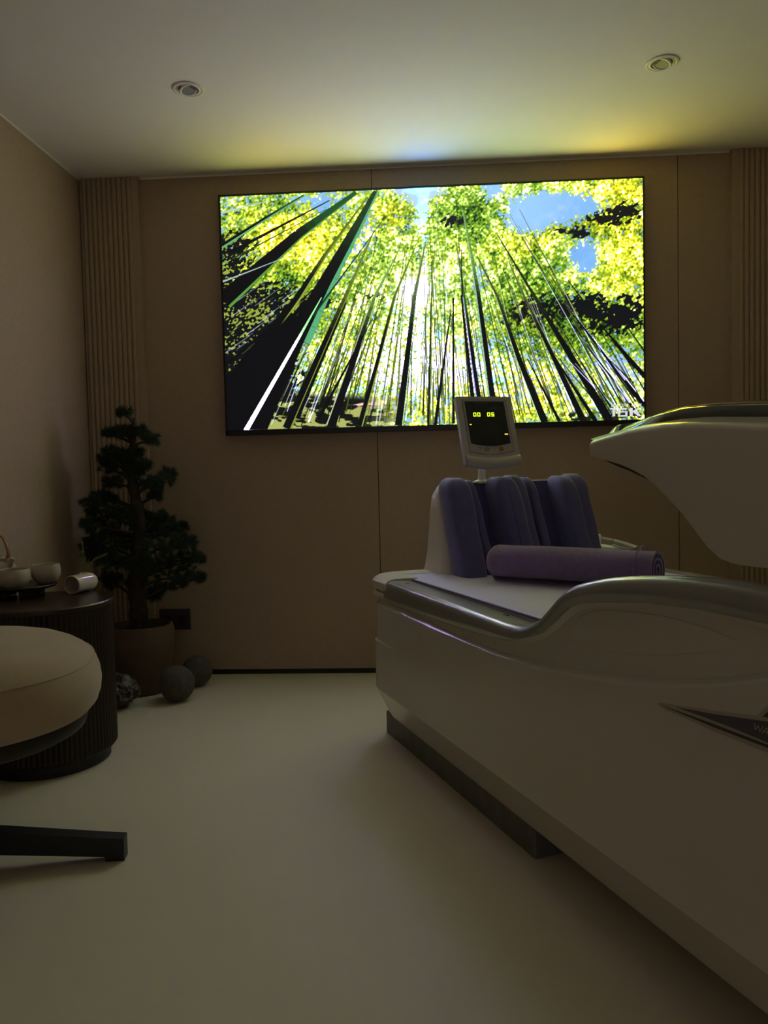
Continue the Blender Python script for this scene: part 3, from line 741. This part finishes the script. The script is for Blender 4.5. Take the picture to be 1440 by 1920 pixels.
# decal on the flank
def decal(name, poly, m, off, parent=mach):
    bm = bmesh.new()
    a = [bm.verts.new((s, W0 - off, z)) for s, z in poly]; b = [bm.verts.new((s, W0 - off + .0006, z)) for s, z in poly]
    bm.faces.new(a); bm.faces.new(b[::-1]); n = len(poly)
    for i in range(n): bm.faces.new((a[i], b[i], b[(i + 1) % n], a[(i + 1) % n]))
    return fin(name, bm, m, parent)
dp = decal('decal', [(1.706, .5875), (1.709, .592), (1.801, .607), (1.9, .625), (1.946, .6345), (1.967, .658), (2.02, .690), (2.12, .690), (2.16, .640), (2.16, .572), (1.967, .580), (1.852, .580), (1.73, .583)], M_decpale, .0010)
decal('decal_stripe', [(1.716, .5893), (1.852, .5925), (1.967, .5935), (2.14, .588), (2.14, .582), (1.967, .5885), (1.852, .5870)], M_decblack, .0016, dp)
decal('decal_wedge', [(1.757, .5965), (1.852, .6105), (1.967, .6310), (2.14, .655), (2.14, .595), (1.967, .597), (1.9, .5985), (1.84, .5985)], M_decnavy, .0016, dp)
decal('decal_emblem', [(1.957, .6365), (1.975, .654), (2.04, .680), (2.11, .680), (2.13, .660), (1.99, .641)], M_decblack, .0016, dp)
def strokes(name, segs, w, m, off, parent):
    bm = bmesh.new()
    for (s0, z0), (s1, z1) in segs:
        d = Vector((s1 - s0, z1 - z0)); nrm = Vector((-d.y, d.x)).normalized() * w / 2
        prs = [(s0 + nrm.x, z0 + nrm.y), (s0 - nrm.x, z0 - nrm.y), (s1 - nrm.x, z1 - nrm.y), (s1 + nrm.x, z1 + nrm.y)]
        a = [bm.verts.new((s, W0 - off, z)) for s, z in prs]; b = [bm.verts.new((s, W0 - off + .0006, z)) for s, z in prs]
        bm.faces.new(a); bm.faces.new(b[::-1])
        for i in range(4): bm.faces.new((a[i], b[i], b[(i + 1) % 4], a[(i + 1) % 4]))
    return fin(name, bm, m, parent)
WA = [((1.9425, .621), (1.9435, .6105)), ((1.9435, .6105), (1.950, .6195)), ((1.950, .6195), (1.9525, .6100)), ((1.9525, .6100), (1.960, .6215)), ((1.9570, .6095), (1.9665, .6215)), ((1.9665, .6215), (1.9700, .6095)), ((1.9610, .6130), (1.9680, .6130))]
strokes('lettering_shade', [((a + .0012, b - .0012), (c + .0012, d - .0012)) for (a, b), (c, d) in WA], .0026, M_decblack, .0020, dp)
strokes('lettering', WA, .0018, M_decpale, .0024, dp)

# monitor on its stalk
mon = thing('control_monitor', 'grey portrait control display on a stalk above the purple backrest reading 00 05', 'monitor', (0.243, -0.816, 1.211))
YA, TI = .347, .342
mon.rotation_euler = (-TI, 0, YA)      # local x right, -y towards the viewer, z up the screen
MW, MH = .1225, .1485
def shield(sc, y, top=0.0, bow=.016, n=10, ww=MW, hh=MH, bot=1.0, narrow=.0):
    pts = [(-ww + narrow, hh - .004), (-ww + narrow + .004, hh), (ww - narrow - .004, hh), (ww - narrow, hh - .004)]
    pts += [(ww, -hh * bot)]
    for k in range(1, n):
        f = k / n; pts.append((ww - 2 * ww * f, -hh * bot - bow * math.sin(PI * f)))
    pts += [(-ww, -hh * bot)]
    return [(x * sc, y, z * sc) for x, z in pts]
bm = bmesh.new()
loft(bm, [shield(.93, .022, bow=.02), shield(1.0, .012), shield(1.0, -.008), shield(.985, -.013)]); fin('housing', bm, M_mon, mon, True, 30)
bm = bmesh.new()                                                                     # chin swelling
rings = []
for k in range(9):
    f = k / 8; y = -.012 - .013 * math.sin(PI * min(1, f * 1.0)) ** .7
    z = -.108 - .046 * f
    ring = []
    for j in range(13):
        g = j / 12; x = (-1 + 2 * g) * MW * .965; ring.append((x, y if 0 < k < 8 else -.011, z - .014 * math.sin(PI * g)))
    rings.append(ring)
loft(bm, rings, closed=False, cap=False); fin('chin', bm, M_mon, mon, True)
def inner(hw, ztop, zbot, y, bow, n=12):
    pts = [(-hw, ztop), (hw, ztop), (hw, zbot)]
    for k in range(1, n): f = k / n; pts.append((hw - 2 * hw * f, zbot - bow * math.sin(PI * f)))
    pts.append((-hw, zbot)); return [(x, y, z) for x, z in pts]
def plate(name, hw, zt, zb, y, bow, m, par=mon):
    bm = bmesh.new(); loft(bm, [inner(hw, zt, zb, y + .002, bow), inner(hw, zt, zb, y, bow)]); return fin(name, bm, m, par)
plate('panel_groove', .0975, .1315, -.098, -.0136, .012, M_ink)
plate('panel_surround', .0955, .1295, -.0965, -.0142, .012, M_monpanel)
scr = plate('display_glass', .0875, .1235, -.062, -.0150, .012, M_monscr)
def mbox(name, x0, x1, z0, z1, m, par, y=-.0156):
    bm = bmesh.new(); add_box(bm, x0, x1, y, y + .0006, z0, z1); return fin(name, bm, m, par)
SEG = {'0': 'abcdef', '5': 'afgcd'}
def digit(ch, x, z, w=.0125, h=.0165, tk=.0027):
    bm = bmesh.new(); y0, y1 = -.0162, -.0152
    S = {'a': (0, w, h - tk, h), 'd': (0, w, 0, tk), 'g': (0, w, h / 2 - tk / 2, h / 2 + tk / 2), 'f': (0, tk, h / 2, h), 'b': (w - tk, w, h / 2, h), 'e': (0, tk, 0, h / 2), 'c': (w - tk, w, 0, h / 2)}
    for c in SEG[ch]:
        a, b_, c_, d_ = S[c]; add_box(bm, x + a, x + b_, y0, y1, z + c_, z + d_)
    for v in bm.verts: v.co.x += (v.co.z - z) * .08
    fin('lit_digit', bm, M_digit, scr)
ZD = .056
digit('0', -.058, ZD); digit('0', -.0405, ZD); digit('0', .0035, ZD + .0005); digit('5', .0215, ZD + .0005)
mbox('amber_light', -.0795, -.0725, .0185, .0225, M_led, scr); mbox('amber_light', .0675, .0815, -.0245, -.0205, M_led, scr)
bm = bmesh.new(); cp = [(.0 + .058 * math.cos(a), -.0156, -.012 + .052 * math.sin(a)) for a in [2 * PI * k / 48 for k in range(49)]]; tube(bm, cp, .0005, 5, cap=False); fin('etched_circle', bm, M_etch, scr)
random.seed(5)
for k in range(7): mbox('scale_bar', .008 + k * .0066, .0115 + k * .0066, .087, .090 + k * .0019, M_etch, scr)
for k in range(16):
    x = random.uniform(-.040, .035); z = random.uniform(-.052, .025); mbox('etched_mark', x, x + random.uniform(.003, .012), z, z + .0011, M_etch, scr)
mbox('printed_line', -.045, .013, .1148, .1158, M_etch2, scr)
mbox('printed_mark', -.02, -.014, .0405, .0418, M_etch2, scr); mbox('printed_mark', -.010, .001, .0408, .0416, M_etch2, scr)
bm = bmesh.new(); cp = [(-.022 + .0098 * math.cos(a), -.0150, -.0865 + .0088 * math.sin(a)) for a in [2 * PI * k / 32 for k in range(33)]]; tube(bm, cp, .0010, 6, cap=False)
cp = [(-.022 + .0032 * math.cos(a), -.0150, -.0865 + .0030 * math.sin(a)) for a in [2 * PI * k / 16 for k in range(17)]]; tube(bm, cp, .0005, 5, cap=False)
add_box(bm, -.0225, -.0215, -.0152, -.0144, -.0860, -.0820); fin('power_button', bm, M_ink, mon)
bm = bmesh.new(); lathe(bm, [(0, .003), (.0085, .003), (.0105, .0015), (.011, 0), (0, 0)], 28, Matrix.Translation((.042, -.0142, -.0855)) @ Matrix.Rotation(PI / 2, 4, 'X')); fin('stop_button', bm, M_redbtn, mon, True, label='orange red round button')
for x0_, n_, zz in ((-.060, 7, -.0781), (-.001, 10, -.0769)):
    bm = bmesh.new(); pp = [(x0_, zz)]
    for k in range(n_): pp += [(x0_ + k * .0031, zz - .0010 - .0003 * (k % 2)), (x0_ + k * .0031 + .0023, zz - .0011), (x0_ + k * .0031 + .0024, zz - .0002)]
    top = [(x0_ + .0031 * n_, zz + .0009), (x0_, zz + .0009)]
    prism(bm, pp + top, -.0005, .0, Matrix.Translation((0, -.0143, 0)) @ Matrix.Rotation(PI / 2, 4, 'X')); fin('printed_caption', bm, M_ink, mon)
mbox('indicator_dot', -.0500, -.0470, -.0865, -.0838, M_ink, mon, -.0148); mbox('indicator_dot', .0120, .0150, -.0858, -.0832, M_ink, mon, -.0148)
# stalk: part of the machine
bm = bmesh.new(); lathe(bm, [(.035, .0), (.035, .006), (.030, .012), (.019, .014), (.0155, .02), (.0150, .075), (.0165, .078), (0, .078)], 24, c=(.050, .425, .996)); fin('monitor_stalk', bm, M_cap, mach, True)

# handset on the far armrest
hs = thing('massage_handset', 'tan grey handset with ribbed cable strapped on the armrest behind the towel', 'handset', MO, MROT)
bm = bmesh.new(); add_box(bm, .0, .155, -.018, .018, 0, .026, mtx=Matrix.Translation((.005, 1.0, .724)) @ Matrix.Rotation(.06, 4, 'Y'), bev=.006, seg=2); fin('handle', bm, M_hose, hs, True)
bm = bmesh.new(); cpts = smooth_path([(.155, 1.0, .730), (.20, 1.0, .726), (.25, 1.0, .720), (.31, .995, .712)], 6); tube(bm, cpts, [.0125 + (.002 if i % 2 else 0) for i in range(len(cpts))], 12); fin('ribbed_sleeve', bm, M_hose, hs, True)
bm = bmesh.new(); tube(bm, smooth_path([(.10, .975, .715), (.08, .982, .745), (.055, .995, .757), (.03, 1.01, .752), (-.0, 1.03, .735)], 5), .006, 8, squash=(1, .35)); fin('strap', bm, M_strap, hs, True)
bm = bmesh.new(); tube(bm, smooth_path([(.30, .995, .713), (.26, .962, .716), (.22, .958, .722), (.19, .965, .724)], 5), .004, 8); fin('cable', bm, M_strap, hs, True)

# ------------------------------------------------------------------ towel
A_ = MO + Vector((.40114, -.91602, 0)) * .40 + Vector((.91602, .40114, 0)) * .285
B_ = MO + Vector((.40114, -.91602, 0)) * .905 + Vector((.91602, .40114, 0)) * .600
A_.z = B_.z = .648
ax = (B_ - A_); TL = ax.length; rot = math.atan2(ax.y, ax.x)
tw = thing('rolled_towel', 'purple terry towel rolled up on the lavender bed sheet', 'towel', A_, rot)
RT = .078
def troll(bm, x0, x1, r0, r1, turns, zc, N=150, xs=12, th=.0075, endround=.022):
    """a spiral sheet of thickness th, rolled round the x axis"""
    prof = []
    for i in range(N):
        f = i / (N - 1); a = f * turns * 2 * PI; r = r1 - (r1 - r0) * f
        prof.append((a, r))
    a0 = -PI * .55
    rows = []
    for j in range(xs + 1):
        g = j / xs; x = x0 + (x1 - x0) * g
        e0 = min(1, g * (x1 - x0) / endround + .0); 
        k = 1.0 - .20 * (1 - math.sqrt(max(0, 1 - (1 - e0) ** 2)))
        ro = []; ri = []
        for (a, r) in prof:
            wb = 1 + .018 * math.sin(3 * a + 9 * g) + .012 * math.sin(15 * g + a)
            flat = .93 + .03 * math.cos(a)
            ro.append((x, math.cos(a + a0) * r * k * wb * 1.04, zc + math.sin(a + a0) * r * k * flat * wb))
            r2 = r - th
            ri.append((x, math.cos(a + a0) * r2 * k * wb * 1.04, zc + math.sin(a + a0) * r2 * k * flat * wb))
        rows.append(ro + ri[::-1])
    loft(bm, rows, True, True)
bm = bmesh.new(); troll(bm, 0, TL, .012, RT, 3.0, RT * .90, xs=36, th=.0085)
tw_o = fin('towel_roll', bm, M_towel, tw, True, 60)
bm = bmesh.new()                                                                     # closed rounded far end and soft core
lathe(bm, [(0, -.004), (.03, -.006), (.048, -.002), (.055, .006), (.056, .02), (.050, .05), (.0, .05)], 36, Matrix.Translation((0, 0, RT * .90)) @ Matrix.Rotation(PI / 2, 4, 'Y'), ripple=lambda a, z: 1 + .03 * math.sin(3 * a)); fin('towel_end_fold', bm, M_towel, tw, True)
bm = bmesh.new(); rows = []
for x in (TL - .052, TL - .050, TL - .047, TL - .045):
    k = 1.006 if x in (TL - .052, TL - .045) else 1.030
    rows.append([(x, math.cos(a) * RT * 1.04 * k, RT * .90 + math.sin(a) * RT * .94 * k) for a in [2 * PI * i / 48 for i in range(48)]])
loft(bm, rows, True, False); fin('towel_border', bm, M_towel, tw, True)

# ------------------------------------------------------------------ side table and tea things
TBX, TBY, TBR, TBZ = -1.449, -1.215, .250, .600
tb = thing('side_table', 'dark walnut round drum table with finely fluted side by the left wall', 'table', (TBX, TBY, 0))
bm = bmesh.new(); lathe(bm, [(0, 0), (TBR - .03, 0), (TBR - .03, .045), (0, .045)], 64); fin('plinth', bm, M_liner, tb, True, 30)
NF = 84
bm = bmesh.new(); lathe(bm, [(0, .040), (TBR - .016, .040), (TBR - .004, .055), (TBR - .004, TBZ - .018), (0, TBZ - .018)], NF * 6, ripple=lambda a, z: 1 + .022 * (abs(math.sin(a * NF / 2)) - 1) if z > .05 else 1)
fin('fluted_drum', bm, M_wood2, tb, True, 30)
bm = bmesh.new(); lathe(bm, [(0, TBZ - .020), (TBR - .004, TBZ - .020), (TBR, TBZ - .016), (TBR, TBZ - .004), (TBR - .004, TBZ), (0, TBZ)], 96); fin('table_top', bm, M_wood, tb, True, 30)

TYX, TYY = -1.604, -1.085
ty = thing('serving_tray', 'black round wooden footed tray holding the tea set on the drum table', 'tray', (TYX, TYY, TBZ + .0006))
bm = bmesh.new(); lathe(bm, [(0, .026), (.100, .026), (.128, .033), (.136, .042), (.133, .045), (.122, .041), (.10, .038), (0, .038)], 64); fin('tray_top', bm, M_tray, ty, True, 30)
for a in (-.78, -1.95, 1.2, 2.7):
    bm = bmesh.new(); add_box(bm, -.028, .028, -.011, .011, 0, .028, mtx=Matrix.Rotation(a, 4, 'Z') @ Matrix.Translation((0.078, 0, 0)) @ Matrix.Rotation(PI / 2, 4, 'Z'), bev=.003); fin('foot', bm, M_tray, ty)
ZT = TBZ + .0392
def bowl(x, y, r, h, label):
    bm = bmesh.new()
    lathe(bm, [(0, 0), (r * .50, 0), (r * .54, .002), (r * .80, h * .17), (r * .97, h * .42), (r, h * .62), (r * .965, h * .86), (r * .93, h * .97), (r * .915, h), (r * .89, h * .985), (r * .90, h * .86), (r * .93, h * .62), (r * .90, h * .42), (r * .72, h * .20), (r * .40, h * .10), (0, h * .09)], 56)
    o = fin('tea_bowl', bm, M_cer, None, True, 50); o.location = (x, y, ZT); return tag(o, label, 'bowl', 'tea bowls on the tray')
bowl(-1.598, -1.142, .0615, .073, 'small cream tea bowl at the front of the tray, nearest and lowest in the picture')
bowl(-1.532, -1.020, .056, .077, 'small cream tea bowl behind the front bowl, beside the tray edge near the vase')
tp = thing('teapot', 'cream teapot with arched bamboo handle behind the tea bowls at the left edge', 'teapot', (-1.706, -1.035, ZT))
bm = bmesh.new(); lathe(bm, [(0, 0), (.032, 0), (.036, .003), (.050, .022), (.057, .045), (.055, .066), (.046, .086), (.030, .097), (0, .100)], 48); fin('pot_body', bm, M_cer, tp, True, 50)
bm = bmesh.new(); lathe(bm, [(0, .100), (.026, .0985), (.028, .102), (.020, .108), (.008, .112), (.008, .118), (.010, .122), (0, .126)], 32); fin('lid', bm, M_cer, tp, True, 50)
d_ = Vector((.80, -.30, 0)).normalized()
bm = bmesh.new(); tube(bm, smooth_path([d_ * .040 + Vector((0, 0, .070)), d_ * .056 + Vector((0, 0, .088)), d_ * .066 + Vector((0, 0, .107))], 5), [.013, .0125, .012, .0115, .011, .0105, .010, .0095, .009, .0095, .0105], 14); fin('spout', bm, M_cer, tp, True)
for sg in (-1, 1):
    bm = bmesh.new(); c_ = d_ * (.037 * sg) + Vector((0, 0, .094)); tube(bm, [c_, c_ + Vector((0, 0, .022))], [.009, .0075], 12); fin('lug', bm, M_cer, tp, True)
arc = [d_ * (.044 * math.cos(a)) + Vector((0, 0, .106 + .088 * math.sin(a))) for a in [PI * k / 16 for k in range(17)]]
bm = bmesh.new(); tube(bm, arc, .0055, 10, squash=(1.5, .7)); fin('handle', bm, M_bamboo, tp, True)

vs = thing('bud_vase', 'glossy white porcelain tube vase lying on its side on the table, holding sprigs', 'vase', (-1.392, -1.005, TBZ), 1.36)
bm = bmesh.new(); RV = .037; LV = .066
prof = [(0, .050), (.020, .049), (.031, .040), (.0345, .02), (.0345, -.055), (.0335, -.064), (.0345, -.0665), (.0362, -.065), (RV, -.055), (RV, .03), (.0362, .046), (.032, .058), (.022, .066), (0, .069)]
lathe(bm, [(r, z) for r, z in prof], 48, Matrix.Translation((0, 0, RV)) @ Matrix.Rotation(PI / 2, 4, 'Y')); fin('vase_body', bm, M_cer2, vs, True, 60)
bm = bmesh.new(); lathe(bm, [(.013, -.003), (.0155, -.001), (.0165, .0015), (.0145, .003), (.0125, .001), (.012, -.004)], 28, Matrix.Translation((.008, 0, 2 * RV - .0005))); fin('stem_hole_rim', bm, M_cer2, vs, True)
bm = bmesh.new(); lathe(bm, [(0, 0.0), (.0125, .0)], 24, Matrix.Translation((.008, 0, 2 * RV + .0008))); fin('stem_hole', bm, M_liner, vs)
base = Vector((-1.392, -1.005, TBZ + 2 * RV + .001)) + Vector((.21, .978, 0)) * .008
def sprig(tip, label, m, leaves, bend):
    o = thing('sprig', label, 'sprig', base, 0, 'sprigs in the white vase')
    tip = Vector(tip); pts = smooth_path([(0, 0, 0), tip * .5 + Vector(bend), tip], 8)
    bm = bmesh.new(); tube(bm, pts, [.0011 - .0006 * i / len(pts) for i in range(len(pts))], 6); fin('stem', bm, m, o, True)
    bm = bmesh.new(); rnd = random.Random(len(label))
    for k in range(leaves):
        f = .25 + .75 * k / leaves; p = pts[int(f * (len(pts) - 1))]; dirn = (tip.normalized() + Vector((rnd.uniform(-.35, .35), rnd.uniform(-.35, .35), rnd.uniform(-.1, .3)))).normalized()
        L_ = rnd.uniform(.014, .026); sd = dirn.cross(Vector((rnd.random(), rnd.random(), .2))).normalized() * .0022; e3 = sd.cross(dirn).normalized() * .0006
        a = [p - sd * .3, p + dirn * L_ * .4 - sd, p + dirn * L_, p + dirn * L_ * .4 + sd]
        vv = [bm.verts.new(q_) for q_ in a]; vt = [bm.verts.new(p + dirn * L_ * .4 + e3)]
        for i in range(4): bm.faces.new((vv[i], vv[(i + 1) % 4], vt[0]))
        bm.faces.new(vv[::-1])
    fin('leaves', bm, m, o)
sprig((-.058, -.02, .085), 'grey dry feathery sprig leaning left out of the white vase', M_sprigd, 44, (.006, 0, .012))
sprig((-.004, .01, .118), 'tall upright green sprig in the middle of the white vase', M_sprig, 46, (.002, 0, .0))
sprig((.088, .02, .068), 'green sprig leaning right out of the white vase', M_sprig, 46, (-.006, 0, .012))
sprig((.014, -.004, .060), 'short green sprig close to the upright one in the white vase', M_sprig, 22, (0, 0, .0))

# ------------------------------------------------------------------ upholstered seat
SXc, SYc = -1.30, -2.030
st_ = thing('lounge_seat', 'tan velvet round cushioned swivel stool on a low black metal star base, lower left', 'seat', (SXc, SYc, 0))
bm = bmesh.new()
prof = [(0, .414), (.25, .412), (.295, .410), (.335, .412), (.361, .421), (.377, .439), (.386, .465), (.389, .491), (.386, .516), (.379, .538), (.3725, .551), (.369, .5555), (.365, .560), (.354, .570), (.330, .586), (.294, .602), (.245, .615), (.18, .625), (.09, .631), (0, .633)]
def sq(a, z):
    a = a - .45; e = 2.25; return 1.0 / (abs(math.cos(a)) ** e + abs(math.sin(a)) ** e) ** (1 / e)
lathe(bm, prof, 96, ripple=sq); fin('seat_cushion', bm, M_velvet, st_, True, 80)
bm = bmesh.new(); pts = [(.3705 * sq(a, 0) * math.cos(a), .3705 * sq(a, 0) * math.sin(a), .5545) for a in [2 * PI * k / 96 for k in range(97)]]; tube(bm, pts, .0026, 6, cap=False); fin('seam_piping', bm, M_velvet, st_, True)
bm = bmesh.new(); lathe(bm, [(0, .362), (.26, .362), (.322, .366), (.344, .378), (.350, .396), (.346, .414), (0, .416)], 64, ripple=sq); fin('seat_shell', bm, M_shell, st_, True, 60)
bm = bmesh.new(); lathe(bm, [(0, .05), (.034, .05), (.034, .12), (.026, .13), (.026, .35), (.05, .364), (0, .364)], 32); fin('column', bm, M_metal, st_, True, 40)
for a in (.152, .152 + 2 * PI / 3, .152 - 2 * PI / 3):
    LL = .448 if a == .152 else .40
    bm = bmesh.new(); Mz = Matrix.Rotation(a, 4, 'Z')
    pr = [(0, .052, .116), (LL - .052, .014, .0665), (LL - .050, 0.0, .0663), (LL, 0.0, .061)]
    rings = []
    for x, zb, zt in pr:
        w_ = .026 - .006 * x / LL; rings.append([Mz @ Vector(p) for p in ((x, -w_, zb), (x, w_, zb), (x, w_, zt), (x, -w_, zt))])
    loft(bm, rings); fin('leg', bm, M_metal, st_)

# ------------------------------------------------------------------ pine in its pot
PX, PY = -1.430, -.300
tr = thing('potted_pine', 'dark green layered pine bonsai tree in a brown clay pot in the left corner', 'tree', (PX, PY, 0))
bm = bmesh.new(); lathe(bm, [(0, 0), (.105, 0), (.120, .01), (.142, .12), (.158, .24), (.160, .30), (.152, .330), (.143, .334), (.138, .326), (.136, .30), (0, .30)], 56); fin('pot', bm, M_pot, tr, True, 50)
bm = bmesh.new(); lathe(bm, [(.136, .300), (.09, .308), (0, .314)], 40); fin('soil', bm, M_soil, tr, True)
bm = bmesh.new(); tp_ = smooth_path([(-.012, 0, .28), (-.006, -.01, .40), (-.014, .0, .52), (-.003, .01, .65), (.014, 0, .83), (-.006, .0, .965), (-.020, 0, 1.095), (-.010, 0, 1.2), (.002, 0, 1.30), (.003, 0, 1.345)], 5)
tube(bm, tp_, [max(.005, .044 * (1 - i / (len(tp_) - 1)) ** .8 + .004 + .003 * math.sin(i * 1.7)) for i in range(len(tp_))], 12); fin('trunk', bm, M_bark, tr, True)
for a in (.3, 2.0, 3.9, 5.2):
    bm = bmesh.new(); tube(bm, smooth_path([(-.012 + .02 * math.cos(a), .02 * math.sin(a), .36), (-.012 + .045 * math.cos(a), .045 * math.sin(a), .325), (-.012 + .075 * math.cos(a), .075 * math.sin(a), .306)], 4), [.02, .019, .018, .017, .015, .013, .011, .009, .006], 8); fin('root', bm, M_bark, tr, True)
CL = [(-1.458, -0.337, 1.367, 0.03), (-1.547, -0.316, 1.273, 0.031), (-1.493, -0.332, 1.271, 0.033), (-1.445, -0.311, 1.281, 0.031), (-1.396, -0.309, 1.275, 0.038), (-1.32, -0.363, 1.234, 0.033), (-1.518, -0.376, 1.183, 0.03), (-1.577, -0.277, 1.143, 0.039), (-1.49, -0.349, 1.168, 0.04), (-1.397, -0.351, 1.173, 0.023), (-1.582, -0.251, 1.104, 0.036), (-1.481, -0.324, 1.132, 0.041), (-1.429, -0.274, 1.116, 0.046), (-1.374, -0.323, 1.104, 0.03), (-1.267, -0.3, 1.073, 0.031), (-1.266, -0.376, 1.029, 0.05), (-1.347, -0.298, 1.015, 0.051), (-1.357, -0.254, 0.961, 0.036), (-1.439, -0.317, 1.069, 0.056), (-1.555, -0.281, 1.035, 0.038), (-1.617, -0.289, 0.96, 0.046), (-1.608, -0.403, 0.941, 0.04), (-1.579, -0.272, 0.951, 0.039), (-1.615, -0.301, 0.885, 0.056), (-1.513, -0.36, 0.891, 0.038), (-1.626, -0.424, 0.838, 0.03), (-1.638, -0.236, 0.802, 0.065), (-1.484, -0.326, 0.844, 0.063), (-1.426, -0.274, 0.856, 0.051), (-1.349, -0.241, 0.86, 0.047), (-1.301, -0.274, 0.837, 0.039), (-1.232, -0.225, 0.801, 0.031), (-1.247, -0.344, 0.789, 0.05), (-1.357, -0.25, 0.784, 0.057), (-1.561, -0.334, 0.747, 0.076), (-1.66, -0.30, 0.731, 0.050), (-1.487, -0.227, 0.737, 0.073), (-1.297, -0.424, 0.712, 0.069), (-1.19, -0.411, 0.732, 0.062), (-1.158, -0.39, 0.745, 0.037), (-1.161, -0.194, 0.642, 0.026), (-1.17, -0.337, 0.665, 0.051), (-1.145, -0.282, 0.559, 0.031), (-1.183, -0.378, 0.588, 0.055), (-1.302, -0.318, 0.611, 0.071), (-1.405, -0.352, 0.632, 0.07), (-1.538, -0.361, 0.651, 0.07), (-1.655, -0.297, 0.678, 0.041), (-1.236, -0.294, 0.52, 0.038), (-1.375, -0.193, 0.491, 0.042), (-1.455, -0.265, 0.54, 0.052), (-1.62, -0.19, 0.54, 0.053), (-1.386, -0.204, 0.455, 0.026)]
rnd = random.Random(4)
def trunk_at(z):
    return min(tp_, key=lambda p: abs(p.z - z))
for (x, y, z, r) in CL:
    c = Vector((x - PX, y - PY, z)); t0_ = trunk_at(max(.42, z - .03 - .25 * (Vector((c.x, c.y)).length)))
    bm = bmesh.new(); midp = (t0_ + c) / 2 + Vector((rnd.uniform(-.02, .02), rnd.uniform(-.02, .02), .012))
    bp_ = smooth_path([t0_, midp, c + Vector((0, 0, -r * .3))], 5); tube(bm, bp_, [.008 * (1 - .6 * i / len(bp_)) for i in range(len(bp_))], 7); fin('branch', bm, M_bark, tr, True)
    vv = []; ff = []
    r *= 1.3; nt_ = int(9 + r * 380)
    for k in range(nt_):
        dv = Vector((rnd.gauss(0, 1), rnd.gauss(0, 1), rnd.gauss(0, 1) * .7 + .25)).normalized()
        tc_ = c + Vector((dv.x * 1.0, dv.y * 1.0, dv.z * .72)) * r * rnd.uniform(.35, .85)
        for j in range(46):
            nd = (dv * .9 + Vector((rnd.gauss(0, .75), rnd.gauss(0, .75), rnd.gauss(0, .75)))).normalized()
            L_ = rnd.uniform(.018, .034); w_ = nd.cross(Vector((rnd.gauss(0, 1), rnd.gauss(0, 1), rnd.gauss(0, 1)))).normalized() * .0015; w2 = nd.cross(w_) 
            i0 = len(vv); vv += [tc_ + w_, tc_ - w_ * .5 + w2 * .87, tc_ - w_ * .5 - w2 * .87, tc_ + nd * L_]
            ff += [(i0, i0 + 1, i0 + 3), (i0 + 1, i0 + 2, i0 + 3), (i0 + 2, i0, i0 + 3)]
    me = bpy.data.meshes.new('needle_cluster'); me.from_pydata([tuple(p) for p in vv], [], ff); link('needle_cluster', me, M_needle, tr)

# ------------------------------------------------------------------ stones
def stone(name, x, y, r, m, label, rough_, seed, squash=1.0, group=None):
    bm = bmesh.new(); bmesh.ops.create_icosphere(bm, subdivisions=4, radius=r)
    from mathutils import noise
    for v in bm.verts:
        n_ = v.co.normalized(); d = noise.noise(n_ * 2.2 + Vector((seed, 0, 0))) * rough_ + noise.noise(n_ * 9 + Vector((0, seed, 0))) * rough_ * .25
        v.co = n_ * r * (1 + d); v.co.z *= squash
    mz = min(v.co.z for v in bm.verts)
    for v in bm.verts: v.co.z -= mz
    o = fin(name, bm, m, None, True, 180 if rough_ < .1 else 18); o.location = (x, y, 0); return tag(o, label, 'stone', group)
stone('stone_ball', -1.200, -.475, .083, M_stone, 'front grey stone ball on the floor beside the clay pot', .02, 1, group='round stones by the pot')
stone('stone_ball', -1.185, -.215, .076, M_stone, 'rear grey stone ball by the wall, half hidden behind the front stone ball', .03, 5, group='round stones by the pot')
stone('rock', -1.425, -.585, .075, M_rock, 'dark jagged rock with pale veins between the drum table and the clay pot', .30, 9, .95)
